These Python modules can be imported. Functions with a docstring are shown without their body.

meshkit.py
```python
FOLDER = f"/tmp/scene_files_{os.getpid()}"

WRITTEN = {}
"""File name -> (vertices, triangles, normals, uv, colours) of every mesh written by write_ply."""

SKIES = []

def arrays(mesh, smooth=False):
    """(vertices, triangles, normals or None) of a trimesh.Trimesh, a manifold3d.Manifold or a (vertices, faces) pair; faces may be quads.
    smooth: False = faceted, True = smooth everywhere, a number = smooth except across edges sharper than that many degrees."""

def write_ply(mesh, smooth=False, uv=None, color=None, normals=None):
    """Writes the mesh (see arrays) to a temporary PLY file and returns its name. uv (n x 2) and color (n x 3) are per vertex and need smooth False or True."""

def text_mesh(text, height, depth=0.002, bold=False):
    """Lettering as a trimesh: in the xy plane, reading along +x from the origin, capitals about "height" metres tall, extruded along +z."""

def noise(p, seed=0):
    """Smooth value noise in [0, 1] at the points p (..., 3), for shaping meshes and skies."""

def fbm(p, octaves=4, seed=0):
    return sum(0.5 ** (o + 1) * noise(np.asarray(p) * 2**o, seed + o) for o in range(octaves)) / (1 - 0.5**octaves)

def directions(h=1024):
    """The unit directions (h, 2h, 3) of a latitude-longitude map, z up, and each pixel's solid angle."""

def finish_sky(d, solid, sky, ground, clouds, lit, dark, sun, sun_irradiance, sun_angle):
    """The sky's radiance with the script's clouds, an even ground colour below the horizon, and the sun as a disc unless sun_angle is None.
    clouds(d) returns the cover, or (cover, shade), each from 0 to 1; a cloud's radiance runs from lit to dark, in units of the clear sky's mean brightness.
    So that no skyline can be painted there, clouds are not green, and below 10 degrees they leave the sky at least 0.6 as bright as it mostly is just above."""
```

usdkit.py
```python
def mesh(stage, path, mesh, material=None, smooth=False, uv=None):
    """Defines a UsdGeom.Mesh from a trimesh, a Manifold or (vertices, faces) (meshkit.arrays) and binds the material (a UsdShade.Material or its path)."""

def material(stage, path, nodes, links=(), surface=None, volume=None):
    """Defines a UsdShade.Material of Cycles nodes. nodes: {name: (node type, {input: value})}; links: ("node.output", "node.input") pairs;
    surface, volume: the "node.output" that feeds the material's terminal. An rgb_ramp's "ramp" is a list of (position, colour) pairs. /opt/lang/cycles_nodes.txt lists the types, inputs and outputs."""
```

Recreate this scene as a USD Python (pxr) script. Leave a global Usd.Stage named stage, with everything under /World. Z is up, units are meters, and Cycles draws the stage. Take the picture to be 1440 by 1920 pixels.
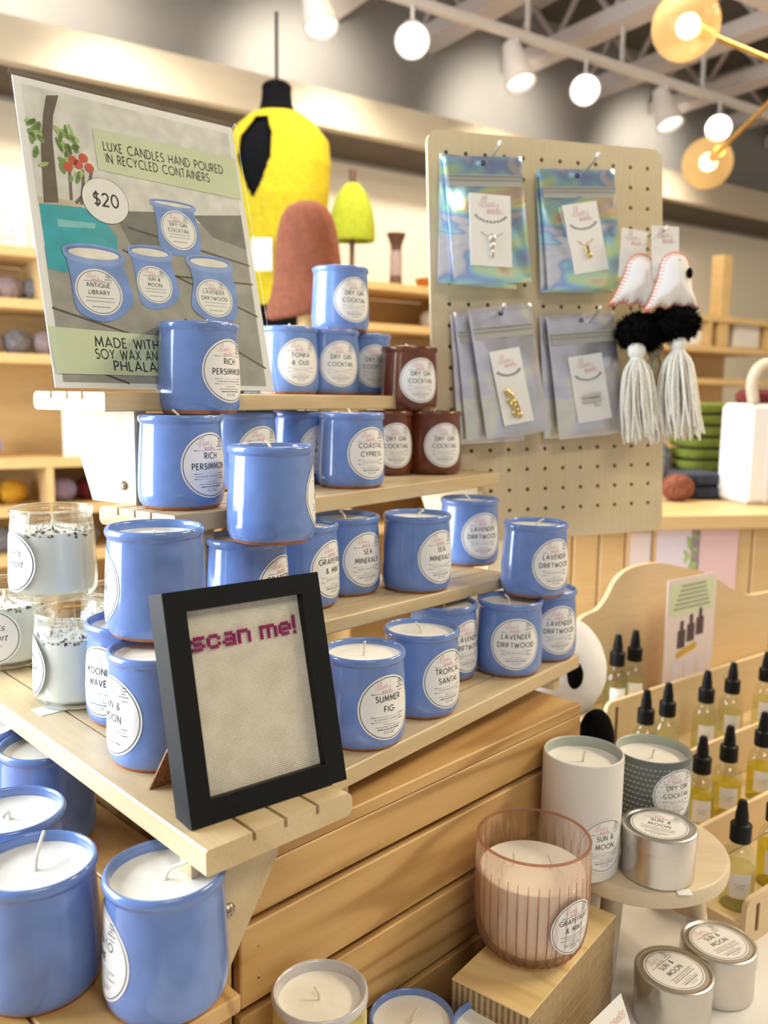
import math, random, functools
import numpy as np, trimesh, shapely
from shapely import affinity
from shapely.geometry import Polygon, LineString, Point, box as sbox
from shapely.ops import unary_union
import usdkit, meshkit
from pxr import Usd, UsdGeom, UsdLux, UsdShade, Gf, Sdf

stage = Usd.Stage.CreateInMemory()
UsdGeom.SetStageUpAxis(stage, 'Z'); UsdGeom.SetStageMetersPerUnit(stage, 1.0)
UsdGeom.Xform.Define(stage, '/World'); UsdGeom.Scope.Define(stage, '/World/Looks')
ZC = 1.35                      # eye height of the camera above the shop floor
rng = np.random.default_rng(7)

# ------------------------------------------------------------------ camera
FPX, PITCH, ROLL = 1600.06, 0.135491, 0.014528
def cam_axes():
    fwd = np.array([0, math.cos(PITCH), -math.sin(PITCH)]); up0 = np.array([0, math.sin(PITCH), math.cos(PITCH)]); r0 = np.array([1., 0, 0])
    return r0*math.cos(ROLL)+up0*math.sin(ROLL), -r0*math.sin(ROLL)+up0*math.cos(ROLL), fwd
cr, cu, cf = cam_axes()
cam = UsdGeom.Camera.Define(stage, '/World/camera')
m = np.eye(4); m[0, :3], m[1, :3], m[2, :3], m[3, :3] = cr, cu, -cf, (0, 0, ZC)
cam.AddTransformOp().Set(Gf.Matrix4d(m.tolist()))
cam.CreateHorizontalApertureAttr(45.0); cam.CreateVerticalApertureAttr(60.0)
cam.CreateFocalLengthAttr(45.0*FPX/1440)
cam.CreateFStopAttr(11.0); cam.CreateFocusDistanceAttr(0.66)
cam.CreateClippingRangeAttr(Gf.Vec2f(0.02, 100))
cam.CreateExposureAttr(-0.60)

# ------------------------------------------------------------------ light
def light(kind, name, loc, aim, inten, color, **kw):
    L = getattr(UsdLux, kind).Define(stage, '/World/'+name)
    z = np.array(loc, float)-np.array(aim, float); z /= np.linalg.norm(z)
    x = np.cross([0, 0, 1.0], z); x = x/np.linalg.norm(x) if np.linalg.norm(x) > 1e-6 else np.array([1., 0, 0]); y = np.cross(z, x)
    mm = np.eye(4); mm[0, :3], mm[1, :3], mm[2, :3], mm[3, :3] = x, y, z, loc
    L.AddTransformOp().Set(Gf.Matrix4d(mm.tolist())); L.CreateIntensityAttr(inten); L.CreateColorAttr(Gf.Vec3f(*color))
    for k, v in kw.items(): getattr(L, f'Create{k}Attr')(v)
    return L
dome = UsdLux.DomeLight.Define(stage, '/World/daylight_dome'); dome.CreateIntensityAttr(0.22); dome.CreateColorAttr(Gf.Vec3f(0.94, 0.97, 1.0))
# daylight through the shop window in the left wall (opening built below)
light('RectLight', 'window_daylight', (-2.30, 0.75, 1.75), (0, 0.75, 1.45), 24.0, (0.80, 0.90, 1.0), Width=1.9, Height=2.0)
# ceiling panel lights of the shop, above and behind the display
light('RectLight', 'ceiling_panel_light', (2.6, 1.3, 3.30), (1.6, 1.0, 0), 66.0, (1.0, 0.85, 0.58), Width=1.2, Height=0.6)
light('RectLight', 'ceiling_panel_light_001', (0.1, 2.6, 3.30), (0.1, 2.6, 0), 58.0, (1.0, 0.86, 0.66), Width=1.2, Height=0.6)
light('RectLight', 'ceiling_panel_light_002', (2.6, 3.0, 3.30), (2.6, 3.0, 0), 58.0, (1.0, 0.86, 0.66), Width=1.2, Height=0.6)

light('RectLight', 'ceiling_panel_light_003', (0.7, -1.1, 3.30), (0.6, -.6, 0), 20.0, (1.0, 0.92, 0.76), Width=1.2, Height=0.6)

# ------------------------------------------------------------------ helpers
used = {}
def uniq(parent, name):
    k = (parent, name); n = used.get(k, -1)+1; used[k] = n
    return f'{parent}/{name}' if n == 0 else f'{parent}/{name}_{n:03d}'
def tag(prim, label=None, cat=None, group=None, kind=None):
    for k, v in (('label', label), ('category', cat), ('group', group), ('kind', kind)):
        if v: prim.SetCustomDataByKey(k, v)
    return prim
def thing(name, label, cat, loc=(0, 0, 0), rz=0.0, group=None, axes=None, kind=None):
    p = uniq('/World', name); x = UsdGeom.Xform.Define(stage, p)
    if axes is None:
        c, s = math.cos(rz), math.sin(rz); axes = ((c, s, 0), (-s, c, 0), (0, 0, 1))
    mm = np.eye(4); mm[:3, :3] = np.array(axes, float); mm[3, :3] = loc
    x.AddTransformOp().Set(Gf.Matrix4d(mm.tolist()))
    tag(x.GetPrim(), label, cat, group, kind)
    return p
def part(parent, name, mesh, mat, smooth=False, label=None, kind=None):
    p = uniq(parent, name); g = usdkit.mesh(stage, p, mesh, MAT[mat] if isinstance(mat, str) else mat, smooth=smooth)
    tag(g.GetPrim(), label, kind=kind)
    return p
def solo(name, mesh, mat, label=None, cat=None, group=None, kind=None, smooth=False):
    p = part('/World', name, mesh, mat, smooth); tag(stage.GetPrimAtPath(p), label, cat, group, kind); return p
def struct(name, mesh, mat): return solo(name, mesh, mat, kind='structure')
def copy_of(src, name, label, loc, rz=0.0, group=None):
    p = uniq('/World', name); x = UsdGeom.Xform.Define(stage, p); c, s = math.cos(rz), math.sin(rz)
    x.AddTransformOp().Set(Gf.Matrix4d([[c, s, 0, 0], [-s, c, 0, 0], [0, 0, 1, 0], [*map(float, loc), 1]]))
    pr = x.GetPrim(); pr.GetReferences().AddInternalReference(src); pr.SetInstanceable(True)
    tag(pr, label, stage.GetPrimAtPath(src).GetCustomDataByKey('category'), group or stage.GetPrimAtPath(src).GetCustomDataByKey('group')); return p

def cat_m(ms):
    ms = [m_ if isinstance(m_, trimesh.Trimesh) else trimesh.Trimesh(*m_, process=False) for m_ in ms]
    return trimesh.util.concatenate(ms)
def bx(x0, x1, y0, y1, z0, z1, bev=0.0):
    if bev <= 0:
        b = trimesh.creation.box((x1-x0, y1-y0, z1-z0)); b.apply_translation(((x0+x1)/2, (y0+y1)/2, (z0+z1)/2)); return b
    pts = []
    for sx in (0, 1):
        for sy in (0, 1):
            for sz in (0, 1):
                X, Y, Z = (x0, x1)[sx], (y0, y1)[sy], (z0, z1)[sz]; dx, dy, dz = (1, -1)[sx]*bev, (1, -1)[sy]*bev, (1, -1)[sz]*bev
                pts += [(X+dx, Y+dy, Z), (X+dx, Y, Z+dz), (X, Y+dy, Z+dz)]
    return trimesh.Trimesh(np.array(pts)).convex_hull
def lathe(prof, n=64, caps=False):
    """prof: (r, z) from the bottom round to the top; surface of revolution about z."""
    prof = np.array(prof, float); a = np.linspace(0, 2*np.pi, n, endpoint=False); k = len(prof)
    v = np.stack([prof[:, None, 0]*np.cos(a), prof[:, None, 0]*np.sin(a), np.repeat(prof[:, 1:2], n, 1)], -1).reshape(-1, 3)
    i, j = np.meshgrid(np.arange(k-1), np.arange(n), indexing='ij'); j2 = (j+1) % n
    A, B, C, D = i*n+j, i*n+j2, (i+1)*n+j2, (i+1)*n+j
    f = np.concatenate([np.stack([A, B, C], -1).reshape(-1, 3), np.stack([A, C, D], -1).reshape(-1, 3)])
    t = trimesh.Trimesh(v, f, process=False); t.merge_vertices(); t.update_faces(t.nondegenerate_faces()); return t
def extrude(poly, h, z0=0.0):
    geoms = getattr(poly, 'geoms', [poly])
    t = trimesh.util.concatenate([trimesh.creation.extrude_polygon(g, h, engine='earcut') for g in geoms if g.area > 0]); t.apply_translation((0, 0, z0)); return t
def tube(pts, r, n=8, caps=True):
    pts = np.array(pts, float); rr = np.full(len(pts), r) if np.ndim(r) == 0 else np.array(r, float)
    t = np.gradient(pts, axis=0); t /= np.linalg.norm(t, axis=1, keepdims=True)
    ref = np.array([0, 0, 1.0]) if abs(t[0][2]) < .9 else np.array([1.0, 0, 0]); rings = []
    for p, d, q in zip(pts, t, rr):
        a = np.cross(d, ref); a /= np.linalg.norm(a); b = np.cross(d, a); ref = np.cross(a, d)
        th = np.linspace(0, 2*np.pi, n, endpoint=False); rings.append(p+q*(np.cos(th)[:, None]*a+np.sin(th)[:, None]*b))
    v = np.concatenate(rings); f = []
    for i in range(len(pts)-1):
        for j in range(n):
            a, b, c, d = i*n+j, i*n+(j+1) % n, (i+1)*n+(j+1) % n, (i+1)*n+j; f += [(a, c, b), (a, d, c)]
    if caps:
        v = np.vstack([v, pts[0], pts[-1]]); k = len(v)
        for j in range(n): f += [(k-2, j, (j+1) % n), (k-1, (len(pts)-1)*n+(j+1) % n, (len(pts)-1)*n+j)]
    t_ = trimesh.Trimesh(v, f, process=False); trimesh.repair.fix_normals(t_) if caps else None; return t_
def ball(c, r, sub=2, scale=(1, 1, 1)):
    s = trimesh.creation.icosphere(sub, r); s.apply_scale(scale); s.apply_translation(c); return s
def spline(pts, n=6):
    p = np.array(pts, float); p = np.vstack([2*p[0]-p[1], p, 2*p[-1]-p[-2]]); out = []
    for i in range(1, len(p)-2):
        for t in np.linspace(0, 1, n, endpoint=False):
            out.append(.5*((2*p[i])+(-p[i-1]+p[i+1])*t+(2*p[i-1]-5*p[i]+4*p[i+1]-p[i+2])*t*t+(-p[i-1]+3*p[i]-3*p[i+1]+p[i+2])*t**3))
    return np.array(out+[p[-2]])
def rrect(x0, x1, y0, y1, r, q=5): return sbox(x0+r, y0+r, x1-r, y1-r).buffer(r, quad_segs=q)
def xf(mesh, axes, loc):
    t = mesh.copy(); t.vertices = t.vertices@np.array(axes, float)+np.array(loc, float); return t

# ------------------------------------------------------------------ materials
MAT = {}
def mat(name, nodes, links=(), surface='p.BSDF', **kw):
    MAT[name] = usdkit.material(stage, '/World/Looks/'+name, nodes, links, surface=surface, **kw); return MAT[name]
def plain(name, col, rough=.5, var=.06, scale=40, **kw):
    """a surface of one colour, with faint mottling where the thing shows some"""
    if var <= .06: return mat(name, {'p': ('principled_bsdf', {'base_color': col, 'roughness': rough, **kw})})
    lo, hi = tuple(c*(1-var) for c in col), tuple(min(1, c*(1+var)) for c in col)
    mat(name, {'t': ('texture_coordinate', {}), 'n': ('noise_texture', {'scale': scale, 'detail': 1}), 'r': ('rgb_ramp', {'ramp': [(.3, lo), (.7, hi)]}),
        'p': ('principled_bsdf', {'roughness': rough, **kw})}, [('t.object', 'n.vector'), ('n.fac', 'r.fac'), ('r.color', 'p.base_color')])
def wood(name, light_, mid, dark, rough=.45, stretch=(3.0, 45.0, 45.0), rings=7.0, bump=.25, amt=.6):
    """grain along the object's own x axis: wide wavy growth rings plus fine fibres"""
    mat(name, {'t': ('texture_coordinate', {}), 'oi': ('object_info', {}), 'sh': ('math', {'math_type': 'multiply', 'value2': 37.0}), 'cx': ('combine_xyz', {}),
        'add': ('vector_math', {'math_type': 'add'}),
        'm1': ('mapping', {'scale': (1.2, rings, rings)}), 'n1': ('noise_texture', {'scale': 2.2, 'detail': 1}),
        'k': ('math', {'math_type': 'multiply', 'value2': 24.0}), 'fr': ('math', {'math_type': 'sine'}), 'mr': ('map_range', {'from_min': -1, 'from_max': 1}),
        'm2': ('mapping', {'scale': stretch}), 'n2': ('noise_texture', {'scale': 7, 'detail': 2, 'roughness': .6}),
        'r1': ('rgb_ramp', {'ramp': [(0, dark), (.35, mid), (1, light_)]}), 'r2': ('rgb_ramp', {'ramp': [(.25, mid), (.6, light_)]}),
        'mx': ('mix_color', {'fac': amt}), 'p': ('principled_bsdf', {'roughness': rough})},
        [('oi.random', 'sh.value1'), ('sh.value', 'cx.x'), ('sh.value', 'cx.z'), ('t.object', 'add.vector1'), ('cx.vector', 'add.vector2'),
         ('add.vector', 'm1.vector'), ('add.vector', 'm2.vector'), ('m1.vector', 'n1.vector'), ('n1.fac', 'k.value1'), ('k.value', 'fr.value1'), ('fr.value', 'mr.value'),
         ('m2.vector', 'n2.vector'), ('mr.result', 'r1.fac'), ('n2.fac', 'r2.fac'), ('r1.color', 'mx.a'), ('r2.color', 'mx.b'), ('mx.result', 'p.base_color')])
def glaze(name, col, rough=.14, dark=None):
    d = dark or tuple(c*.86 for c in col)
    mat(name, {'t': ('texture_coordinate', {}), 'n': ('noise_texture', {'scale': 55, 'detail': 1}), 'r': ('rgb_ramp', {'ramp': [(.3, d), (.62, col)]}),
        'n2': ('noise_texture', {'scale': 130, 'detail': 0}), 'b': ('bump', {'strength': .12, 'distance': .0006}),
        'p': ('principled_bsdf', {'roughness': rough, 'coat_weight': .35, 'coat_roughness': .08})},
        [('t.object', 'n.vector'), ('t.object', 'n2.vector'), ('n.fac', 'r.fac'), ('r.color', 'p.base_color'), ('n2.fac', 'b.height'), ('b.normal', 'p.normal')])
glaze('blue_glaze', (.168, .280, .635))
glaze('brown_glaze', (.150, .038, .013), .16)
glaze('yellow_glaze', (.62, .55, .16), .2)
glaze('pale_rim_glaze', (.60, .58, .60), .25)
plain('terracotta', (.42, .17, .08), .8, .2, 120)
mat('wax', {'t': ('texture_coordinate', {}), 'n': ('noise_texture', {'scale': 35, 'detail': 1}), 'r': ('rgb_ramp', {'ramp': [(.3, (.88, .85, .77)), (.7, (.93, .905, .84))]}), 'p': ('principled_bsdf', {'roughness': .38})},
    [('t.object', 'n.vector'), ('n.fac', 'r.fac'), ('r.color', 'p.base_color')])
plain('cotton_wick', (.83, .77, .64), .8, .12, 300)
plain('sticker', (.89, .88, .87), .42, .02, 60)
plain('ink', (.012, .012, .014), .5, .05)
plain('grey_ink', (.20, .20, .21), .55, .05)
plain('pink_ink', (.76, .47, .49), .55, .05)
plain('pink_wash', (.80, .70, .69), .5, .05, 90)
wood('pine', (.68, .54, .33), (.61, .46, .25), (.49, .34, .16), .42)
wood('crate_wood', (.66, .42, .17), (.56, .33, .115), (.33, .16, .045), .45, (2, 26, 26), 10.0, amt=.36)
wood('pale_wood', (.76, .64, .46), (.70, .57, .38), (.58, .44, .27), .45, amt=.75)
wood('ply_face', (.88, .70, .38), (.80, .58, .24), (.55, .32, .08), .35, (2, 22, 22), 11.0)
wood('ply_panel', (.70, .54, .33), (.64, .48, .27), (.56, .40, .21), .5, (2, 30, 30), 3.0, amt=.8)
wood('shelf_pine', (.74, .52, .24), (.66, .43, .17), (.55, .34, .12), .5, amt=.8)
wood('counter_wood', (.70, .49, .24), (.62, .41, .18), (.50, .31, .12), .5, (2, 30, 30), 3.0, amt=.8)
mat('ply_edge', {'t': ('texture_coordinate', {}), 'm': ('mapping', {'scale': (1, 1, 1)}), 'w': ('wave_texture', {'wave_type': 'bands', 'bands_direction': 'x', 'scale': 55, 'distortion': 1.5, 'detail': 2}),
    'n': ('noise_texture', {'scale': 160, 'detail': 3}), 'mx': ('mix_float', {'fac': .35}), 'r': ('rgb_ramp', {'ramp': [(.1, (.20, .12, .05)), (.5, (.42, .30, .16)), (.9, (.60, .46, .27))]}), 'p': ('principled_bsdf', {'roughness': .7})},
    [('t.object', 'm.vector'), ('m.vector', 'w.vector'), ('t.object', 'n.vector'), ('w.fac', 'mx.a'), ('n.fac', 'mx.b'), ('mx.result', 'r.fac'), ('r.color', 'p.base_color')])
wood('peg_wood', (.74, .62, .41), (.69, .57, .36), (.60, .48, .29), .6, (30, 3, 30), 3.0, amt=.85)
mat('ply_edge_light', {'t': ('texture_coordinate', {}), 'w': ('wave_texture', {'wave_type': 'bands', 'bands_direction': 'x', 'scale': 40, 'distortion': 2.5, 'detail': 2}), 'r': ('rgb_ramp', {'ramp': [(.1, (.30, .20, .09)), (.5, (.50, .37, .20)), (.9, (.64, .50, .30))]}), 'p': ('principled_bsdf', {'roughness': .7})}, [('t.object', 'w.vector'), ('w.fac', 'r.fac'), ('r.color', 'p.base_color')])
plain('botanic', (.09, .075, .11), .8, .3, 200); plain('botanic_pale', (.36, .27, .16), .8, .3, 200)
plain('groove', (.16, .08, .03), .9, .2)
plain('black_frame', (.004, .005, .006), .5, .1, specular_ior_level=.25)
mat('linen', {'t': ('texture_coordinate', {}), 'w1': ('wave_texture', {'wave_type': 'bands', 'bands_direction': 'x', 'scale': 240, 'distortion': .6, 'detail': 1}), 'w2': ('wave_texture', {'wave_type': 'bands', 'bands_direction': 'y', 'scale': 240, 'distortion': .6, 'detail': 1}),
    'mm': ('math', {'math_type': 'multiply'}), 'n': ('noise_texture', {'scale': 60, 'detail': 3}), 'mf': ('mix_float', {'fac': .3}), 'r': ('rgb_ramp', {'ramp': [(0, (.30, .25, .17)), (.25, (.78, .72, .60)), (1, (.92, .87, .76))]}), 'b': ('bump', {'strength': .6, 'distance': .001}),
    'p': ('principled_bsdf', {'roughness': .9})},
    [('t.object', 'w1.vector'), ('t.object', 'w2.vector'), ('t.object', 'n.vector'), ('w1.fac', 'mm.value1'), ('w2.fac', 'mm.value2'), ('mm.value', 'mf.a'), ('n.fac', 'mf.b'), ('mf.result', 'r.fac'), ('r.color', 'p.base_color'), ('mm.value', 'b.height'), ('b.normal', 'p.normal')])
plain('magenta_thread', (.33, .010, .13), .6, .25, 400)
plain('easel_back', (.20, .085, .030), .8, .35, 500)
def pane(name, col, fac_ior=1.45, rough=.03):
    mat(name, {'tr': ('transparent_bsdf', {'color': col}), 'g': ('glossy_bsdf', {'color': (1, 1, 1), 'roughness': rough}), 'f': ('layer_weight', {'blend': .5}), 'pw': ('math', {'math_type': 'power', 'value2': 4.0}), 'ma': ('math', {'math_type': 'multiply_add', 'value2': (fac_ior-1)*1.1, 'value3': (fac_ior-1)*.09}), 'mx': ('mix_closure', {})},
        [('f.facing', 'pw.value1'), ('pw.value', 'ma.value1'), ('ma.value', 'mx.fac'), ('tr.BSDF', 'mx.closure1'), ('g.BSDF', 'mx.closure2')], surface='mx.closure')
def half_glass(name, tint, col, ior, f):
    mat(name, {'tr': ('transparent_bsdf', {'color': tint}), 'g': ('glass_bsdf', {'color': col, 'roughness': .01, 'IOR': ior}), 'mx': ('mix_closure', {'fac': f})}, [('tr.BSDF', 'mx.closure1'), ('g.BSDF', 'mx.closure2')], surface='mx.closure')
half_glass('clear_glass', (.97, .985, .98), (.98, 1, .99), 1.45, .45); half_glass('pink_glass', (.99, .955, .93), (.985, .91, .87), 1.42, .40)
pane('acrylic', (.98, .985, .98), 1.22); pane('bottle_glass', (.90, .93, .88), 1.6)
def liquid(name, tint, body, f):
    mat(name, {'tr': ('transparent_bsdf', {'color': tint}), 'd': ('translucent_bsdf', {'color': body}), 'p': ('principled_bsdf', {'base_color': body, 'roughness': .1}), 'm1': ('mix_closure', {'fac': .5}), 'mx': ('mix_closure', {'fac': f})},
        [('d.BSDF', 'm1.closure1'), ('p.BSDF', 'm1.closure2'), ('tr.BSDF', 'mx.closure1'), ('m1.closure', 'mx.closure2')], surface='mx.closure')
liquid('amber_glass', (1, .90, .70), (.95, .72, .40), .30); liquid('rib_glass', (.80, .60, .50), (.70, .48, .38), .35); liquid('oil', (.93, .84, .22), (.70, .58, .06), .35); liquid('pale_oil', (.95, .93, .72), (.72, .68, .40), .18)
plain('rubber', (.004, .004, .0045), .5, .1, specular_ior_level=.25)
mat('tin', {'t': ('texture_coordinate', {}), 'n': ('noise_texture', {'scale': 14, 'detail': 3}), 'r': ('rgb_ramp', {'ramp': [(.3, (.56, .54, .51)), (.7, (.68, .66, .63))]}), 'p': ('principled_bsdf', {'metallic': 1.0, 'roughness': .30})}, [('t.object', 'n.vector'), ('n.fac', 'r.fac'), ('r.color', 'p.base_color')])
plain('steel', (.5, .5, .5), .3, .1, 60, metallic=1.0)
plain('screw_metal', (.42, .38, .30), .35, .1, 60, metallic=1.0)
plain('brass', (.78, .50, .16), .3, .1, 30, metallic=1.0)
plain('white_ceramic', (.80, .77, .73), .5, .03, 20)
plain('grey_ceramic', (.13, .15, .15), .45, .1)
plain('grey_dot', (.36, .39, .37), .45, .1)
plain('sage_inside', (.42, .47, .43), .4, .05)
plain('white_paint', (.78, .74, .70), .5, .04)
plain('white_cloth', (.80, .78, .76), .85, .03, 12)
plain('white_paper', (.89, .88, .86), .6, .02)
mat('foil', {'t': ('texture_coordinate', {}), 'lw': ('layer_weight', {'blend': .45}), 'mp': ('mapping', {'scale': (9, 17, 9)}), 'n': ('noise_texture', {'scale': 1.0, 'detail': 1.5, 'distortion': 1.2}),
    'a': ('math', {'math_type': 'multiply_add', 'value2': .55}), 'b': ('math', {'math_type': 'multiply_add', 'value2': 2.3}), 'fr': ('math', {'math_type': 'fraction'}),
    'r': ('rgb_ramp', {'ramp': [(0, (.80, .78, .84)), (.12, (.42, .55, .95)), (.26, (.52, .86, .98)), (.36, (.72, .98, .62)), (.46, (.99, .95, .55)), (.56, (.95, .70, .56)), (.68, (.80, .74, .80)), (.84, (.90, .90, .92)), (1, (.80, .78, .84))]}),
    'p': ('principled_bsdf', {'metallic': .75, 'roughness': .2})},
    [('t.object', 'mp.vector'), ('mp.vector', 'n.vector'), ('n.fac', 'b.value1'), ('lw.facing', 'a.value1'), ('a.value', 'b.value3'), ('b.value', 'fr.value1'), ('fr.value', 'r.fac'), ('r.color', 'p.base_color')])
mat('dull_foil', {'t': ('texture_coordinate', {}), 'lw': ('layer_weight', {'blend': .45}), 'mp': ('mapping', {'scale': (11, 15, 11)}), 'n': ('noise_texture', {'scale': 1.0, 'detail': 1.5, 'distortion': 1.0}),
    'a': ('math', {'math_type': 'multiply_add', 'value2': .4}), 'b': ('math', {'math_type': 'multiply_add', 'value2': 1.6}), 'fr': ('math', {'math_type': 'fraction'}),
    'r': ('rgb_ramp', {'ramp': [(0, (.64, .64, .66)), (.3, (.62, .63, .80)), (.45, (.72, .72, .74)), (.6, (.88, .86, .68)), (.75, (.76, .73, .84)), (1, (.64, .64, .66))]}),
    'p': ('principled_bsdf', {'metallic': .65, 'roughness': .24})},
    [('t.object', 'mp.vector'), ('mp.vector', 'n.vector'), ('n.fac', 'b.value1'), ('lw.facing', 'a.value1'), ('a.value', 'b.value3'), ('b.value', 'fr.value1'), ('fr.value', 'r.fac'), ('r.color', 'p.base_color')])
plain('zip_grey', (.46, .45, .42), .35, .06, 60)
plain('gold', (.85, .62, .25), .25, .1, 60, metallic=1.0); plain('silver', (.72, .70, .64), .3, .1, 60, metallic=1.0)
plain('white_felt', (.90, .885, .87), .95, .05, 200); plain('orange_thread', (.82, .26, .13), .8, .1)
plain('black_yarn', (.003, .003, .0035), .95, .2, 300, specular_ior_level=.1); plain('white_yarn', (.93, .91, .84), .95, .08, 300); plain('beige_yarn', (.50, .42, .28), .95, .1, 300)
plain('yellow_knit', (.47, .37, .008), .95, .12, 60); plain('rust_knit', (.23, .072, .036), .95, .15, 60); plain('green_knit', (.33, .38, .02), .95, .12, 60)
plain('black_cloth', (.003, .0035, .005), .95, .2, specular_ior_level=.1); plain('lilac_yarn', (.42, .36, .58), .95, .15, 80); plain('cream_yarn', (.74, .70, .66), .95, .1, 80)
plain('mustard_yarn', (.55, .28, .015), .95, .15, 80); plain('maroon_yarn', (.14, .012, .02), .95, .2, 80); plain('grey_yarn', (.22, .21, .22), .95, .2, 80); plain('teal_yarn', (.03, .10, .11), .95, .2, 80)
plain('mauve_yarn', (.36, .28, .28), .95, .15, 80); plain('olive_knit', (.11, .14, .012), .95, .12, 60); plain('navy_cloth', (.03, .04, .06), .9, .2)
plain('orange_pot', (.60, .19, .015), .6, .1); plain('leaf_green', (.10, .16, .03), .7, .3, 90); plain('cocoa', (.10, .045, .03), .6, .1)
plain('tan_strap', (.60, .50, .37), .8, .06); plain('wine_cloth', (.13, .015, .012), .9, .15); plain('pink_paper', (.80, .56, .57), .6, .04); plain('lilac_paper', (.78, .70, .80), .6, .04)
plain('green_print', (.66, .74, .50), .6, .05); plain('leafy_print', (.34, .50, .16), .6, .3, 120); plain('dark_print', (.10, .06, .07), .6, .2, 90); plain('amber_print', (.65, .42, .05), .6, .1)
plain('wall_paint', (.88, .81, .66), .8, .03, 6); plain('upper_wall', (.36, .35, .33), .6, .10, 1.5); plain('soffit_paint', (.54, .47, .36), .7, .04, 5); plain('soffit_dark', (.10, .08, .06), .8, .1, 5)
plain('deck', (.13, .11, .09), .8, .15, 4); plain('joist_paint', (.66, .58, .54), .6, .05, 8); plain('floor_concrete', (.48, .44, .39), .6, .15, 3)
plain('fixture_white', (.72, .68, .65), .5, .03)
mat('lamp_glow', {'e': ('emission', {'color': (1, .93, .80), 'strength': 22.0})}, surface='e.emission')
mat('lamp_soft', {'e': ('emission', {'color': (1, .95, .86), 'strength': 3.0})}, surface='e.emission')
mat('bulb_glow', {'e': ('emission', {'color': (1, .80, .48), 'strength': 14.0})}, surface='e.emission')

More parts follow.
